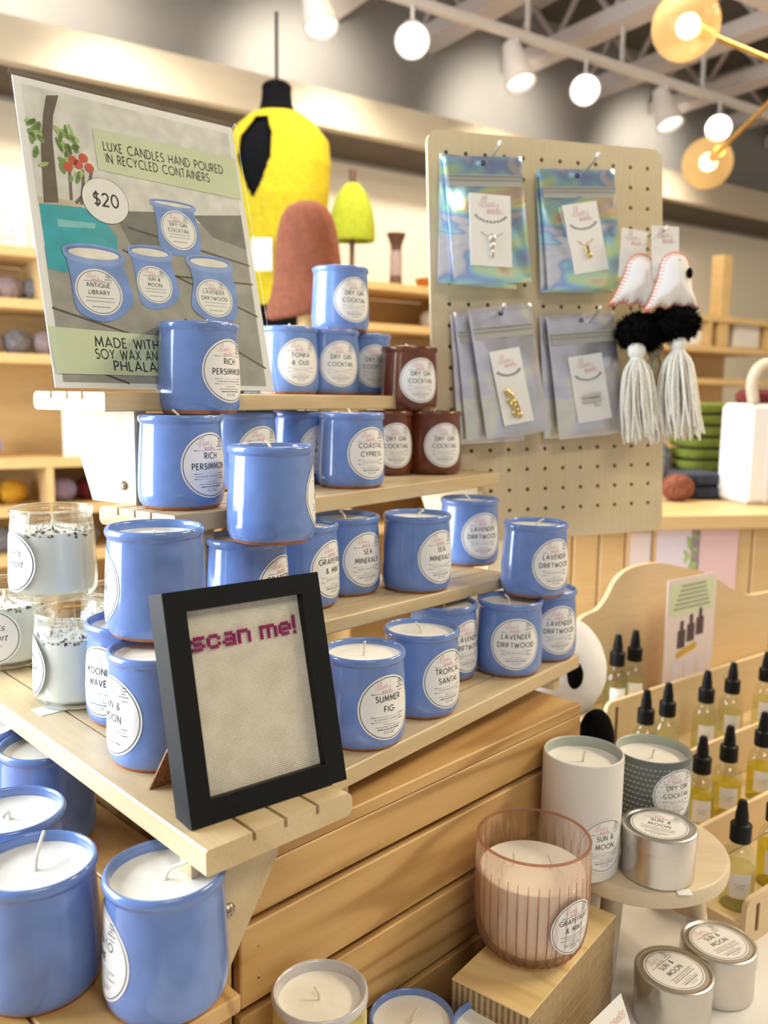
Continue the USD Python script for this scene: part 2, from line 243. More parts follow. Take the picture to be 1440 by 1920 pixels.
# ------------------------------------------------------------------ lettering
def arc(cx, cy, rx, ry, a0, a1, n=12):
    a = np.radians(np.linspace(a0, a1, n)); return [(cx+rx*math.cos(t), cy+ry*math.sin(t)) for t in a]
GL = {  # width, strokes; cap height 1
 'A': (.74, [[(0, 0), (.37, 1), (.74, 0)], [(.11, .3), (.63, .3)]]), 'B': (.5, [[(0, 0), (0, 1), (.22, 1)]+arc(.22, .77, .22, .23, 90, -90)+[(0, .54)], [(.22, .54)]+arc(.24, .27, .26, .27, 90, -90)+[(0, 0)]]),
 'C': (.78, [arc(.5, .5, .5, .5, 52, 308, 22)]), 'D': (.68, [[(0, 0), (0, 1), (.18, 1)]+arc(.18, .5, .5, .5, 90, -90, 16)+[(0, 0)]]),
 'E': (.42, [[(.42, 1), (0, 1), (0, 0), (.42, 0)], [(0, .52), (.36, .52)]]), 'F': (.42, [[(.42, 1), (0, 1), (0, 0)], [(0, .5), (.36, .5)]]),
 'G': (.9, [arc(.5, .5, .5, .5, 48, 342, 24)+[(.97, .44), (.58, .44)]]), 'H': (.62, [[(0, 0), (0, 1)], [(.62, 0), (.62, 1)], [(0, .5), (.62, .5)]]), 'I': (.0, [[(0, 0), (0, 1)]]),
 'J': (.3, [[(.3, 1), (.3, .2)]+arc(.12, .2, .18, .2, 0, -130, 8)]), 'K': (.58, [[(0, 0), (0, 1)], [(.54, 1), (.02, .45)], [(.16, .6), (.58, 0)]]), 'L': (.4, [[(0, 1), (0, 0), (.4, 0)]]),
 'M': (.84, [[(0, 0), (.10, 1), (.42, .22), (.74, 1), (.84, 0)]]), 'N': (.66, [[(0, 0), (0, 1), (.66, 0), (.66, 1)]]), 'O': (1.0, [arc(.5, .5, .5, .5, 0, 360, 30)]),
 'P': (.46, [[(0, 0), (0, 1), (.2, 1)]+arc(.2, .73, .26, .27, 90, -90)+[(0, .46)]]), 'Q': (1.0, [arc(.5, .5, .5, .5, 0, 360, 30), [(.6, .3), (.98, -.06)]]),
 'R': (.5, [[(0, 0), (0, 1), (.2, 1)]+arc(.2, .73, .26, .27, 90, -90)+[(0, .46)], [(.2, .46), (.5, 0)]]),
 'S': (.48, [arc(.25, .76, .22, .24, 35, 270, 14)+arc(.24, .26, .25, .26, 90, -145, 14)]), 'T': (.54, [[(0, 1), (.54, 1)], [(.27, 1), (.27, 0)]]),
 'U': (.6, [[(0, 1), (0, .3)]+arc(.3, .3, .3, .3, 180, 360, 14)+[(.6, 1)]]), 'V': (.7, [[(0, 1), (.35, 0), (.7, 1)]]), 'W': (1.0, [[(0, 1), (.25, 0), (.5, .82), (.75, 0), (1, 1)]]),
 'X': (.62, [[(0, 0), (.6, 1)], [(.02, 1), (.62, 0)]]), 'Y': (.62, [[(0, 1), (.31, .48), (.62, 1)], [(.31, .48), (.31, 0)]]), 'Z': (.56, [[(.02, 1), (.54, 1), (0, 0), (.56, 0)]]),
 '&': (.66, [[(.66, 0), (.17, .68)]+arc(.31, .81, .17, .19, 215, -35, 14)+[(.12, .42)]+arc(.24, .24, .22, .24, 130, 330, 12)+[(.62, .44)]]),
 '-': (.3, [[(0, .42), (.3, .42)]]), '$': (.5, [arc(.25, .74, .23, .22, 30, 270, 14)+arc(.25, .28, .25, .24, 90, -150, 14), [(.25, 1.14), (.25, -.12)]]),
 '2': (.54, [arc(.27, .73, .26, .27, 165, -38, 14)+[(0, 0), (.54, 0)]]), '0': (.6, [arc(.3, .5, .3, .5, 0, 360, 24)]), ' ': (.34, [])}
def clean(poly):
    return poly if poly.is_valid else poly.buffer(0)
@functools.lru_cache(None)
def deco(text, h, w=.13, gap=.31):
    """geometric capitals as one shapely shape, baseline at 0, centred on x = 0"""
    x, parts = 0.0, []
    for ch in text:
        wd, st = GL[ch]
        for s in st: parts.append(affinity.translate(LineString(s).buffer(w/2, cap_style='flat', join_style='mitre', mitre_limit=2.2, quad_segs=2), x, 0))
        x += wd+gap
    u = unary_union(parts); return affinity.translate(affinity.scale(u, h, h, origin=(0, 0)), -h*(x-gap)/2, 0)
@functools.lru_cache(None)
def tiny(text, h, bold=False):
    """small print: triangles in the plane, centred on x = 0"""
    t = meshkit.text_mesh(text, h, .001, bold); k = t.face_normals[:, 2] > .5; f = t.faces[k]; idx, inv = np.unique(f, return_inverse=True)
    v = t.vertices[idx][:, :2]; v = v-[(v[:, 0].min()+v[:, 0].max())/2, 0]; return v, inv.reshape(-1, 3)
def flat(shape, seg=None):
    """triangles (v2, f) of a shapely shape"""
    V, F, n = [], [], 0
    for g in getattr(shape, 'geoms', [shape]):
        if g.area <= 0: continue
        if seg: g = shapely.segmentize(g, seg)
        v, f = trimesh.creation.triangulate_polygon(g, engine='earcut'); a = v[f]
        cr_ = (a[:, 1, 0]-a[:, 0, 0])*(a[:, 2, 1]-a[:, 0, 1])-(a[:, 1, 1]-a[:, 0, 1])*(a[:, 2, 0]-a[:, 0, 0]); f = np.where((cr_ < 0)[:, None], f[:, ::-1], f)
        V.append(v); F.append(f+n); n += len(v)
    return np.concatenate(V), np.concatenate(F)
def shift2(vf, dx, dy, s=1.0): return vf[0]*s+[dx, dy], vf[1]
def join2(lst):
    V, F, n = [], [], 0
    for v, f in lst: V.append(v); F.append(f+n); n += len(v)
    return np.concatenate(V), np.concatenate(F)
def hline(x0, x1, y, w): return flat(sbox(x0, y-w/2, x1, y+w/2), .004)
def ring2(r0, r1, n=72):
    a = np.linspace(0, 2*np.pi, n, endpoint=False); v = np.concatenate([np.stack([r0*np.cos(a), r0*np.sin(a)], 1), np.stack([r1*np.cos(a), r1*np.sin(a)], 1)]); i = np.arange(n); j = (i+1) % n
    return v, np.concatenate([np.stack([i, n+i, n+j], 1), np.stack([i, n+j, j], 1)])
def disc2(r, n=64, k=8):
    V, F = [(0, 0)], []
    a = np.linspace(0, 2*np.pi, n, endpoint=False)
    for q in range(1, k+1): V += [(r*q/k*math.cos(t), r*q/k*math.sin(t)) for t in a]
    for j in range(n): F.append((0, 1+j, 1+(j+1) % n))
    for q in range(k-1):
        b = 1+q*n
        for j in range(n): j2 = (j+1) % n; F += [(b+j, b+n+j, b+n+j2), (b+j, b+n+j2, b+j2)]
    return np.array(V, float), np.array(F)
CURSIVE = [[(-.06, .24), (.0, .12), (.08, .08), (.18, .3), (.20, .5), (.14, .52), (.11, .3), (.12, .1), (.2, .05), (.28, .2), (.35, .52), (.31, .56), (.28, .3), (.30, .1), (.36, .1), (.41, .26), (.41, .12), (.46, .1), (.53, .28), (.56, .18), (.51, .09), (.60, .13), (.68, .22), (.69, .29), (.64, .27), (.63, .14), (.7, .1), (.8, .2)],
           [(.34, -.2), (.38, .0), (.385, -.19), (.43, .0), (.455, -.19), (.50, .0), (.52, -.18), (.57, -.12), (.66, -.01), (.6, -.02), (.575, -.13), (.63, -.18), (.68, -.02), (.69, -.16), (.74, -.12), (.83, -.01), (.77, -.02), (.75, -.14), (.81, -.17), (.88, .26), (.86, -.1), (.9, -.17), (.97, -.1), (1.0, -.02), (.95, -.03), (.94, -.14), (1.01, -.17), (1.1, -.08)]]
@functools.lru_cache(None)
def logo(w):
    u = unary_union([LineString(spline(c, 4)).buffer(.0115, quad_segs=1) for c in CURSIVE]); u = affinity.translate(affinity.scale(u, w, w, origin=(0, 0)), -w*.52, -w*.15); return u.simplify(w*.004)
def label_art(l1, l2, notes, D):
    """a round sticker's print, D across: (black, grey, pink) triangle sets about its centre"""
    y = lambda t: D*(.5-t); blk = [ring2(.5*D*.925, .5*D*.945)]
    blk += [hline(-.30*D, .30*D, y(.272), .0085*D), hline(-.30*D, .30*D, y(.625), .0085*D), hline(-.30*D, .30*D, y(.705), .0085*D)]
    for t, yy in ((l1, .395), (l2, .555)):
        if t:
            s = deco(t, .086*D, .155); wd = s.bounds[2]-s.bounds[0]; lim = .78*D if yy < .5 else .84*D
            if wd > lim: s = affinity.scale(s, lim/wd, lim/wd, origin=(0, 0))
            blk.append(shift2(flat(s), 0, y(yy)))
    blk.append(shift2(tiny('please recycle this container', .021*D, True), 0, y(.832)))
    blk += [shift2(tiny(w, .020*D, True), .235*D, y(q)) for w, q in (('HAND', .118), ('POURED', .155), ('WITH', .192), ('INTENTION', .229))]
    gry = [shift2(tiny(notes, .026*D), 0, y(.675)), shift2(tiny('100% soy wax', .021*D), 0, y(.757)), shift2(tiny('100% phthalate free fragrance oil', .021*D), 0, y(.795)), shift2(tiny('3.2 OZ', .042*D), 0, y(.895))]
    return join2(blk), join2(gry), shift2(flat(logo(.29*D)), -.075*D, y(.175))
def wrap(vf, rfun, zc, off, th0=-math.pi/2):
    """lay flat triangles on the outside of a turned vessel"""
    v, f = vf; z = zc+v[:, 1]; r0 = rfun(zc); th = th0+v[:, 0]/r0; r = rfun(z)+off
    return np.stack([r*np.cos(th), r*np.sin(th), z], 1), f
def lay(vf, off, origin=(0, 0, 0)):
    v, f = vf; return np.c_[v, np.full(len(v), off)]+np.array(origin), f
def sticker(parent, art, D, rfun, zc, base=.0003, faint=False):
    lab = part(parent, 'label', wrap(disc2(D/2), rfun, zc, base), 'sticker', True)
    part(lab, 'lettering', wrap(art[0], rfun, zc, base+.00012), 'grey_ink' if faint else 'ink', True)
    part(lab, 'small_print', wrap(art[1], rfun, zc, base+.00012), 'grey_ink', True)
    part(lab, 'script_logo', wrap(art[2], rfun, zc, base+.00012), 'pink_ink', True)
    return lab

# ------------------------------------------------------------------ candle pots
POT_H = .0811
PROF = [(.0, .0006), (.0315, .0), (.0330, .0008), (.0349, .0034), (.0362, .0060), (.0370, .0095), (.0375, .0160), (.0371, .0300), (.0364, .0450), (.0356, .0600), (.0350, .0685), (.0347, .0728), (.0350, .0738), (.0358, .0747), (.0364, .0762), (.0366, .0778), (.0363, .0795), (.0355, .0807), (.0345, .0811), (.0335, .0807), (.0328, .0795), (.0323, .0770), (.0320, .0700), (.0, .0690)]
PR, PZ = np.array(PROF[1:19]).T
def pot_r(z): return np.interp(z, PZ, PR)
pot_body = lathe([(r, z) for r, z in PROF if z > .0033 or r == 0][1:] , 96)
pot_base = lathe(PROF[:4]+[(.0349, .00345)], 96)
def wax_disc(R, z, seed, dish=.0012, rough=0.0):
    a = np.linspace(0, 2*np.pi, 48, endpoint=False); V, F = [(0, 0, z)], []; k = 7
    for q in range(1, k+1):
        for t in a:
            r = R*q/k; V.append((r*math.cos(t), r*math.sin(t), z+(dish if q == k else 0)))
    V = np.array(V); V[:, 2] += (meshkit.noise(V*[160, 160, 0]+seed, 3)-.5)*(.0006+rough)*(np.hypot(V[:, 0], V[:, 1]) < R*.99)
    for j in range(48): F.append((0, 1+j, 1+(j+1) % 48))
    for q in range(k-1):
        b = 1+q*48
        for j in range(48): j2 = (j+1) % 48; F += [(b+j, b+48+j, b+48+j2), (b+j, b+48+j2, b+j2)]
    return trimesh.Trimesh(V, F, process=False)
def wick_mesh(z, seed, h=.010, lean=.3, r=.0011):
    g = np.random.default_rng(seed); a = g.uniform(0, 6.28); dx, dy = math.cos(a), math.sin(a); k = lean*h*g.uniform(.6, 1.3)
    p = spline([(0, 0, z-.003), (0, 0, z), (dx*k*.25, dy*k*.25, z+h*.5), (dx*k, dy*k, z+h*.85), (dx*k*1.5, dy*k*1.5, z+h)], 3)
    return cat_m([tube(p, [r*1.5]*2+[r]*(len(p)-2), 7), ball((0, 0, z), r*2.0, 1, (1, 1, .5))])
NOTES = {'RICH': 'orange peel / persimmon / clove', 'SUN &': 'bergamot / amber / sandalwood', 'SUMMER': 'fig / greenery / coconut cream', 'TROPICAL': 'coconut milk / sandalwood', 'LAVENDER': 'lavender / green leaves / cedar', 'SEA': 'sea salt / sage / driftwood', 'GRAPEFRUIT': 'grapefruit / mint / citrus', 'DRY GIN': 'juniper / lime / tonic', 'TONKA': 'tonka / oud / vanilla', 'COASTAL': 'sea air / cypress / musk', 'MOONLIT': 'lavender / musk / amber', 'TOMATO': 'tomato leaf / basil / vine'}
@functools.lru_cache(None)
def art_for(l1, l2, D): return label_art(l1, l2, NOTES.get(l1, 'wood / amber / spice'), D)
seedc = [11]
def candle_pot(x, y, z, az, l1, l2, label, glaze_='blue_glaze', group=None, faint=False, wick=(.010, .5), wax_z=.0745, rough=0.0, name='candle_pot'):
    seedc[0] += 1; rz = math.atan2(-x, y)+math.radians(az)
    t = thing(name, label, 'candle', (x, y, z+ZC), rz, group)
    part(t, 'glazed_pot', pot_body, glaze_, 40); part(t, 'unglazed_base', pot_base, 'terracotta' if glaze_ != 'brown_glaze' else 'brown_glaze', 40)
    wx = part(t, 'wax', wax_disc(.0323, wax_z, seedc[0], rough=rough), 'wax', True)
    part(wx, 'wick', wick_mesh(wax_z, seedc[0], *wick), 'cotton_wick', True)
    if l1: sticker(t, art_for(l1, l2, .0562), .0562, pot_r, .0385, faint=faint)
    return t
A_, B_, B2_, C_, D_, E_ = -.2612, -.2995, -.2044, -.0998, -.0002, -.3630
TABLE = -.600
exec_pots = [
 # x, y, z, label angle, text, description
 (-.1796, .7518, C_, 43, 'RICH', 'PERSIMMON', 'blue candle pot labelled rich persimmon standing on the third shelf, lower of two'),
 (-.1712, .7905, C_+POT_H, 48, 'RICH', 'PERSIMMON', 'blue candle pot labelled rich persimmon stacked on others in front of the poster'),
 (-.1526, .9175, C_, 35, 'SUN &', 'MOON', 'shaded blue candle pot behind the stacked rich persimmon pots'),
 (-.0930, .9872, C_, 35, 'SUN &', 'MOON', 'blue candle pot half hidden behind the tall stacked pot, third shelf'),
 (-.0374, .9414, C_, 38, 'COASTAL', 'CYPRESS', 'blue candle pot labelled coastal beside the brown pots'),
 (-.1206, .7413, B2_, 57, 'GRAPEFRUIT', '& MINT', 'dark-shaded blue candle pot behind the black frame top edge'),
 (-.0961, .7201, B2_+POT_H, 95, 'SUN &', 'MOON', 'bright blue candle pot stacked above the black frame, label turned away'),
 (-.0805, .8230, B2_, 57, 'GRAPEFRUIT', '& MINT', 'blue candle pot labelled grapefruit and mint peeking over the black frame corner'),
 (-.0404, .8838, B2_, 40, 'SEA', 'MINERALS', 'blue candle pot labelled sea minerals, left of its twin on second shelf'),
 (.0356, .9030, B2_, 46, 'SEA', 'MINERALS', 'blue candle pot labelled sea minerals, nearest the edge of second shelf'),
 (.1061, 1.0497, B2_, 30, 'LAVENDER', 'DRIFTWOOD', 'blue candle pot at the far right end of the second shelf'),
 (-0.0155, 0.7216, B_, 36, 'SUMMER', 'FIG', 'blue candle pot labelled summer fig beside the black frame'),
 (0.0377, 0.7952, B_, 47, 'TROPICAL', 'SANTAL', 'blue candle pot labelled tropical santal with curled wick'),
 (0.0662, 0.8999, B_, 50, 'LAVENDER', 'DRIFTWOOD', 'blue lavender driftwood candle pot half behind the tropical santal pot'),
 (0.1400, 0.9191, B_, 14, 'LAVENDER', 'DRIFTWOOD', 'blue lavender driftwood candle pot with its whole label facing front'),
 (0.1901, 0.9761, B_, 31, 'LAVENDER', 'DRIFTWOOD', 'blue lavender driftwood candle pot at the right end of the lowest shelf'),
 (0.1709, 0.9485, B_+POT_H, 40, 'LAVENDER', 'DRIFTWOOD', 'blue lavender driftwood candle pot stacked on two others'),
 (-.1597, .5927, A_, -63, 'SUN &', 'MOON', 'blue candle pot labelled sun and moon directly behind the frame, bottom of stack'),
 (-.2013, .6686, A_, -45, 'MOONLIT', 'WAVES', 'blue candle pot labelled moonlit waves beside the clear glass candles'),
 (-.1719, .6328, A_+POT_H, -88, 'SUN &', 'MOON', 'blue candle pot stacked above the sun and moon pot, wax crumbly'),
 (-.1282, .4778, E_, -78, 'TOMATO', 'VINE', 'blue candle pot under the front corner of the grooved shelf board'),
 (-.2091, .4852, E_, -86, 'SUN &', 'MOON', 'large near blue candle pot at the lower left with slanting wick'),
 (-.2520, .5477, E_, -100, 'SUN &', 'MOON', 'blue candle pot at the left edge, middle of the lower row'),
 (-.2720, .6600, E_, -120, 'SUN &', 'MOON', 'blue candle pot under the long white board edge, back of lower row'),
 (-.3440, .6920, E_, -120, 'SUN &', 'MOON', 'blue candle pot cut by the left picture edge under the shelf'),
 (-.1199, 1.0635, D_, 24, 'TONKA', '& OUD', 'blue candle pot labelled tonka and oud beside the poster'),
 (-.0709, 1.1020, D_, 22, 'DRY GIN', 'COCKTAIL', 'blue dry gin cocktail candle pot in the middle of the top row'),
 (-.0300, 1.1700, D_, 25, 'DRY GIN', 'COCKTAIL', 'blue dry gin cocktail candle pot half hidden by the upper brown pot'),
 (-.0607, 1.1343, D_+POT_H, 31, 'DRY GIN', 'COCKTAIL', 'blue dry gin cocktail candle pot stacked highest of all'),
 (.0296, .6570, TABLE, 60, None, None, 'blue candle pot on the table between yellow pot and plywood block'),
 (.0985, .6461, TABLE, 60, None, None, 'blue candle pot at the bottom edge in front of plywood block'),
]
for k, (x, y, z, az, l1, l2, lab) in enumerate(exec_pots):
    kw = {}
    if k == 19: kw = dict(rough=.004, wick=(.004, .3), wax_z=.0735)
    if k in (20, 21, 22, 23): kw = dict(wick=(.014, 1.0), wax_z=.0735)
    if k in (11,): kw = dict(wick=(.013, .1))
    candle_pot(x, y, z, az, l1, l2, lab, group='blue glazed candle pots', **kw)
for x, y, z, az, lab in ((-.0004, 1.0983, C_, 25, 'brown glazed candle pot between the coastal pot and another brown pot'), (.0628, 1.1194, C_, 26, 'brown glazed candle pot beside the pegboard, right of the lower pair'), (.0296, 1.1198, C_+POT_H, 26, 'brown glazed candle pot stacked on two brown pots')):
    candle_pot(x, y, z, az, 'DRY GIN', 'COCKTAIL', lab, 'brown_glaze', 'brown glazed candle pots', name='candle_pot')

# ------------------------------------------------------------------ table, crates, grooved risers
def P3(x, y, z): return np.array([x, y, z+ZC])
def dirs(deg): a = math.radians(deg); return np.array([math.cos(a), math.sin(a), 0]), np.array([-math.sin(a), math.cos(a), 0])
def riser(fl, deg, length, depth, ztop, leg_h, label, th=.0165, flip=False, inset=.035, lean=.42, y0f=.06, y1f=.93, screw=(.016, .80)):
    """grooved shelf board on two tapered legs; local x along the board, y from its front to its bullnosed back, z up from the top face"""
    R, L = dirs(deg); Y = -L if flip else L
    t = thing('display_riser', label, 'display riser', (fl[0], fl[1], ztop+ZC), axes=(R, Y, (0, 0, 1)), group='grooved pine display risers')
    d = depth; g = .0028; gd = .0062; prof = [(0.0012, 0), (0, -.0012), (0, -th+.0012), (.0012, -th)]+[(d-.006+.006*math.sin(a), -th+.006-.006*math.cos(a)) for a in np.linspace(0, math.pi/2, 5)]+[(d-.006+.006*math.cos(a), -.006+.006*math.sin(a)) for a in np.linspace(0, math.pi/2, 5)]
    for q in (.735, .51, .30):
        c = q*d; prof += [(c+g/2, 0), (c+g/2, -gd), (c-g/2, -gd), (c-g/2, 0)]
    e = extrude(Polygon(prof), length); v = e.vertices; e = trimesh.Trimesh(np.stack([v[:, 2], v[:, 0], v[:, 1]], 1), e.faces, process=False)
    part(t, 'shelf_board', e, 'pine')
    y0, y1 = y0f*d, y1f*d; h = leg_h
    pl = [(y0, -th), (y1, -th), (y1, -th-min(.02, h*.3)), (max(y0+.025, y1-lean*(h-.02)), -th-h), (y0, -th-h)]
    for x0 in (inset, length-inset-.013):
        lg = extrude(Polygon(pl), .013); v = lg.vertices; lg = trimesh.Trimesh(np.stack([v[:, 2]+x0, v[:, 0], v[:, 1]], 1), lg.faces, process=False)
        lp = part(t, 'leg', lg, 'pine')
        if h > .05:
            sx = x0-.0012 if x0 < length/2 else x0+.0142
            s = cat_m([lathe([(0, .0022), (.0030, .0018), (.0042, .0003), (.0042, -.001)][::-1], 16), bx(-.0027, .0027, -.0005, .0005, .0018, .0026), bx(-.0005, .0005, -.0027, .0027, .0018, .0026)])
            ax_ = np.array([[0, 1, 0], [0, 0, 1], [-1 if x0 < length/2 else 1, 0, 0]], float)
            part(lp, 'screw', xf(s, ax_, (sx, y0+screw[0], -th-h*screw[1])), 'screw_metal', 30)
    return t
R45, L45 = dirs(45.6)
a_fl = np.array([-.0996, .4596]); RA, LA = dirs(134.0)
riser((-.0996, .4596), 134.0, .46, .113, A_, .0850, 'grooved riser under the black frame and glass candles, end grain facing front', flip=True, inset=.022, lean=.80, y0f=.03, y1f=.60, screw=(.026, .50))
riser((-.0512, .6258), 51.0, .452, .113, B_, .0170, 'lowest long grooved riser carrying the summer fig pot')
riser((-.1550, .6485), 46.8, .450, .112, B2_, .0805, 'second grooved riser carrying the sea minerals pots', th=.0138)
riser((-.1707, .6899), 54.5, .560, .100, C_, .0880, 'third grooved riser whose left end shows above the stacked pot')
riser((-.2350, .7200), 56.0, .560, .100, D_, .0831, 'topmost grooved riser under the poster stand')

def crate(fl, axX, axY, LX, LY, ztop, zbot, label, tops, front_slats, seed):
    """upturned slatted crate: local x along the front, y to the back, z up from its foot"""
    t = thing('wooden_crate', label, 'crate', (fl[0], fl[1], zbot+ZC), axes=(axX, axY, (0, 0, 1)))
    H = ztop-zbot; th = .010; g = np.random.default_rng(seed)
    bt = .012
    for k in range(tops):                                     # boards of the top, side by side
        w = (LY-.0015*(tops-1))/tops; y0 = k*(w+.0015)+(0.0 if k else -.0)
        part(t, 'top_board', bx(0, LX, y0, y0+w, H-bt, H, .0012), 'crate_wood')
    for z0, z1 in front_slats:
        part(t, 'front_slat', bx(0, LX, -.0005-th+.0105, .0105, z0, z1, .0012), 'crate_wood'); part(t, 'back_slat', bx(0, LX, LY-th, LY, z0, z1, .0012), 'crate_wood')
    for x0 in (.0108, LX-.0228):
        part(t, 'end_board', bx(x0, x0+.012, .0110, LY-.0110, 0, H-bt-.0005, .001), 'crate_wood')
        for y0 in (.0112, LY-.0302): part(t, 'corner_post', bx(x0+.0125 if x0 < LX/2 else x0-.0195, x0+.0320 if x0 < LX/2 else x0-.0005, y0, y0+.019, 0, H-bt-.0005, .001), 'crate_wood')
    nails = []
    for z0, z1 in front_slats:
        for x0 in (.0165, LX-.0165):
            for q in (.3, .7): nails.append(xf(lathe([(0, .0004), (.0010, .0003), (.0012, 0)][::-1], 8), [[1, 0, 0], [0, 0, 1], [0, -1, 0]], (x0, 0, z0+(z1-z0)*q)))
    part(t, 'nail_heads', cat_m(nails), 'screw_metal', kind='stuff')
    return t
CF = np.array([-.101, .579])
slats = [(-.600, -.533), (-.5265, -.4625), (-.4555, -.3915), (-.3850, -.3475)]
crate(CF, R45, L45, .462, .315, -.335, TABLE, 'slatted pine crate under the stepped risers', 1, [(a+.600, b+.600) for a, b in slats], 3)
# the lower stand at the left: a second upturned crate whose boards run away from the camera
e_fl = R45[:2]*.2820+L45[:2]*.392
crate(e_fl, L45, -R45, .50, .30, E_, TABLE, 'low wooden crate stand under the near row of blue pots', 3, [(.0, .058), (.066, .124), (.132, .190)], 5)

e2 = R45[:2]*.2828+L45[:2]*.480
ns = thing('narrow_box', 'narrow pine box filling the gap beside the crate end under the long shelf board', 'box', (e2[0], e2[1], TABLE+ZC), axes=(L45, R45, (0, 0, 1)))
part(ns, 'top_board', bx(0, .40, 0, .0545, E_-TABLE-.012, E_-TABLE, .001), 'crate_wood'); part(ns, 'side_board', bx(0, .40, 0, .010, 0, E_-TABLE-.0122, .001), 'crate_wood'); part(ns, 'side_board', bx(0, .40, .0445, .0545, 0, E_-TABLE-.0122, .001), 'crate_wood'); part(ns, 'end_board', bx(0, .010, .0102, .0443, 0, E_-TABLE-.0122, .001), 'crate_wood')
tb = thing('cloth_table', 'table under a white cloth carrying the whole candle display', 'table', (0, 0, 0))
tl = np.array([.0, .0]); tx0, tx1, ty0, ty1 = -.15, 1.25, -.12, 1.02     # in crate axes
def crate_xy(u, v): return R45[:2]*u+L45[:2]*v
def oriented_slab(u0, u1, v0, v1, z0, z1, bev=0): 
    b = bx(u0, u1, v0, v1, z0, z1, bev); vv = b.vertices; q = vv[:, :1]*R45+vv[:, 1:2]*L45; q[:, 2] = vv[:, 2]+ZC; b.vertices = q; return b
part(tb, 'table_top', oriented_slab(-.10, 1.40, .0, 1.15, TABLE-.030, TABLE-.0015), 'crate_wood')
part(tb, 'tablecloth', cat_m([oriented_slab(-.104, 1.404, -.004, 1.154, TABLE-.0014, TABLE), oriented_slab(-.104, 1.404, -.006, -.004, TABLE-.60, TABLE), oriented_slab(1.402, 1.406, -.004, 1.154, TABLE-.60, TABLE)]), 'white_cloth')
for u, v in ((-.05, .05), (1.35, .05), (-.05, 1.1), (1.35, 1.1)): part(tb, 'leg', oriented_slab(u-.02, u+.02, v-.02, v+.02, -ZC, TABLE-.031, .004), 'crate_wood')

# ------------------------------------------------------------------ clear glass candles with botanicals
GP = [(.0, .0), (.028, .0), (.0325, .0012), (.0358, .0050), (.0372, .0100), (.0375, .0160), (.0370, .0330), (.0362, .0520), (.0352, .0660), (.0345, .0705), (.0343, .0730), (.0350, .0745), (.0355, .0765), (.0352, .0790), (.0342, .0800), (.0330, .0798), (.0322, .0785), (.0320, .0745), (.0322, .0700), (.0336, .0520), (.0344, .0330), (.0349, .0160), (.0342, .0085), (.0310, .0060), (.0, .0056)]
g_r = lambda z: np.interp(z, [p[1] for p in GP[2:15]], [p[0] for p in GP[2:15]])
glass_shell = lathe(GP, 72)
glass_wax = lathe([(0, .0062), (.0300, .0066), (.0335, .0095), (.0343, .0170), (.0338, .0330), (.0330, .0520), (.0321, .0600), (.0, .0605)], 64)
def script_label(parent, rfun, zc, D):
    lab = part(parent, 'label', wrap(disc2(D/2), rfun, zc, .0004), 'sticker', True)
    it = lambda s, h: (lambda v, f: (np.stack([v[:, 0]+.28*v[:, 1], v[:, 1]], 1), f))(*tiny(s, h))
    art = [ring2(.455*D, .468*D), shift2(it("lover's", .105*D), .0, .12*D), shift2(it('comfort', .105*D), .0, -.06*D)]+[shift2(tiny(w, .026*D), 0, -.17*D-.045*k*D) for k, w in enumerate(('lavender / chamomile', 'rose / sage', '100% soy wax', '3.2 OZ'))]
    part(lab, 'lettering', wrap(join2(art), rfun, zc, .00052), 'ink', True)
def glass_candle(x, y, z, az, label, seed):
    g = np.random.default_rng(seed); t = thing('glass_candle', label, 'candle', (x, y, z+ZC), math.atan2(-x, y)+math.radians(az), 'clear glass botanical candles')
    part(t, 'glass_jar', glass_shell, 'clear_glass', 40); wx = part(t, 'wax', glass_wax, 'wax', 40)
    part(wx, 'wick', wick_mesh(.0605, seed, .011, .3), 'cotton_wick', True)
    bits = []
    for k in range(150):
        a = g.uniform(0, 6.283); edge = k < 105; r = g.uniform(.026, .0318) if edge else .031*math.sqrt(g.uniform(0, .7)); zz = g.uniform(.0585, .0622) if not edge else g.uniform(.0560, .0620)
        if edge and zz < .0603: r = .03215+(.0603-zz)*.13
        bits.append(ball((r*math.cos(a), r*math.sin(a), zz), 1, 0, g.uniform(.0006, .0018, 3)))
    part(wx, 'botanicals', cat_m([b for b in bits[::2]]), 'botanic', kind='stuff'); part(wx, 'petals', cat_m(bits[1::2]), 'botanic_pale', kind='stuff')
    script_label(t, g_r, .0350, .052); return t
GLZ = .0800
glass_candle(-.2575, .7030, A_, -86, 'clear glass candle standing nearest, beside the moonlit waves pot', 21)
glass_candle(-.3620, .8000, A_, -22, 'clear glass candle cut by the left picture edge, bottom row', 22)
glass_candle(-.2480, .7890, A_, -60, 'clear glass candle half hidden behind the others, dried flowers on top', 23)
glass_candle(-.2939, .7470, A_+GLZ, -63, 'clear glass candle stacked on top of the other glass candles', 24)
tag_xy = np.array([-.2740, .6760])
sl = trimesh.creation.box((.022, .020, .0004)); 
solo('price_tag_slip', xf(sl, (LA, -RA, (0, 0, 1)), (tag_xy[0], tag_xy[1], A_+ZC+.0004)), 'white_paper', 'small white paper slip under the nearest glass candle', 'paper slip')

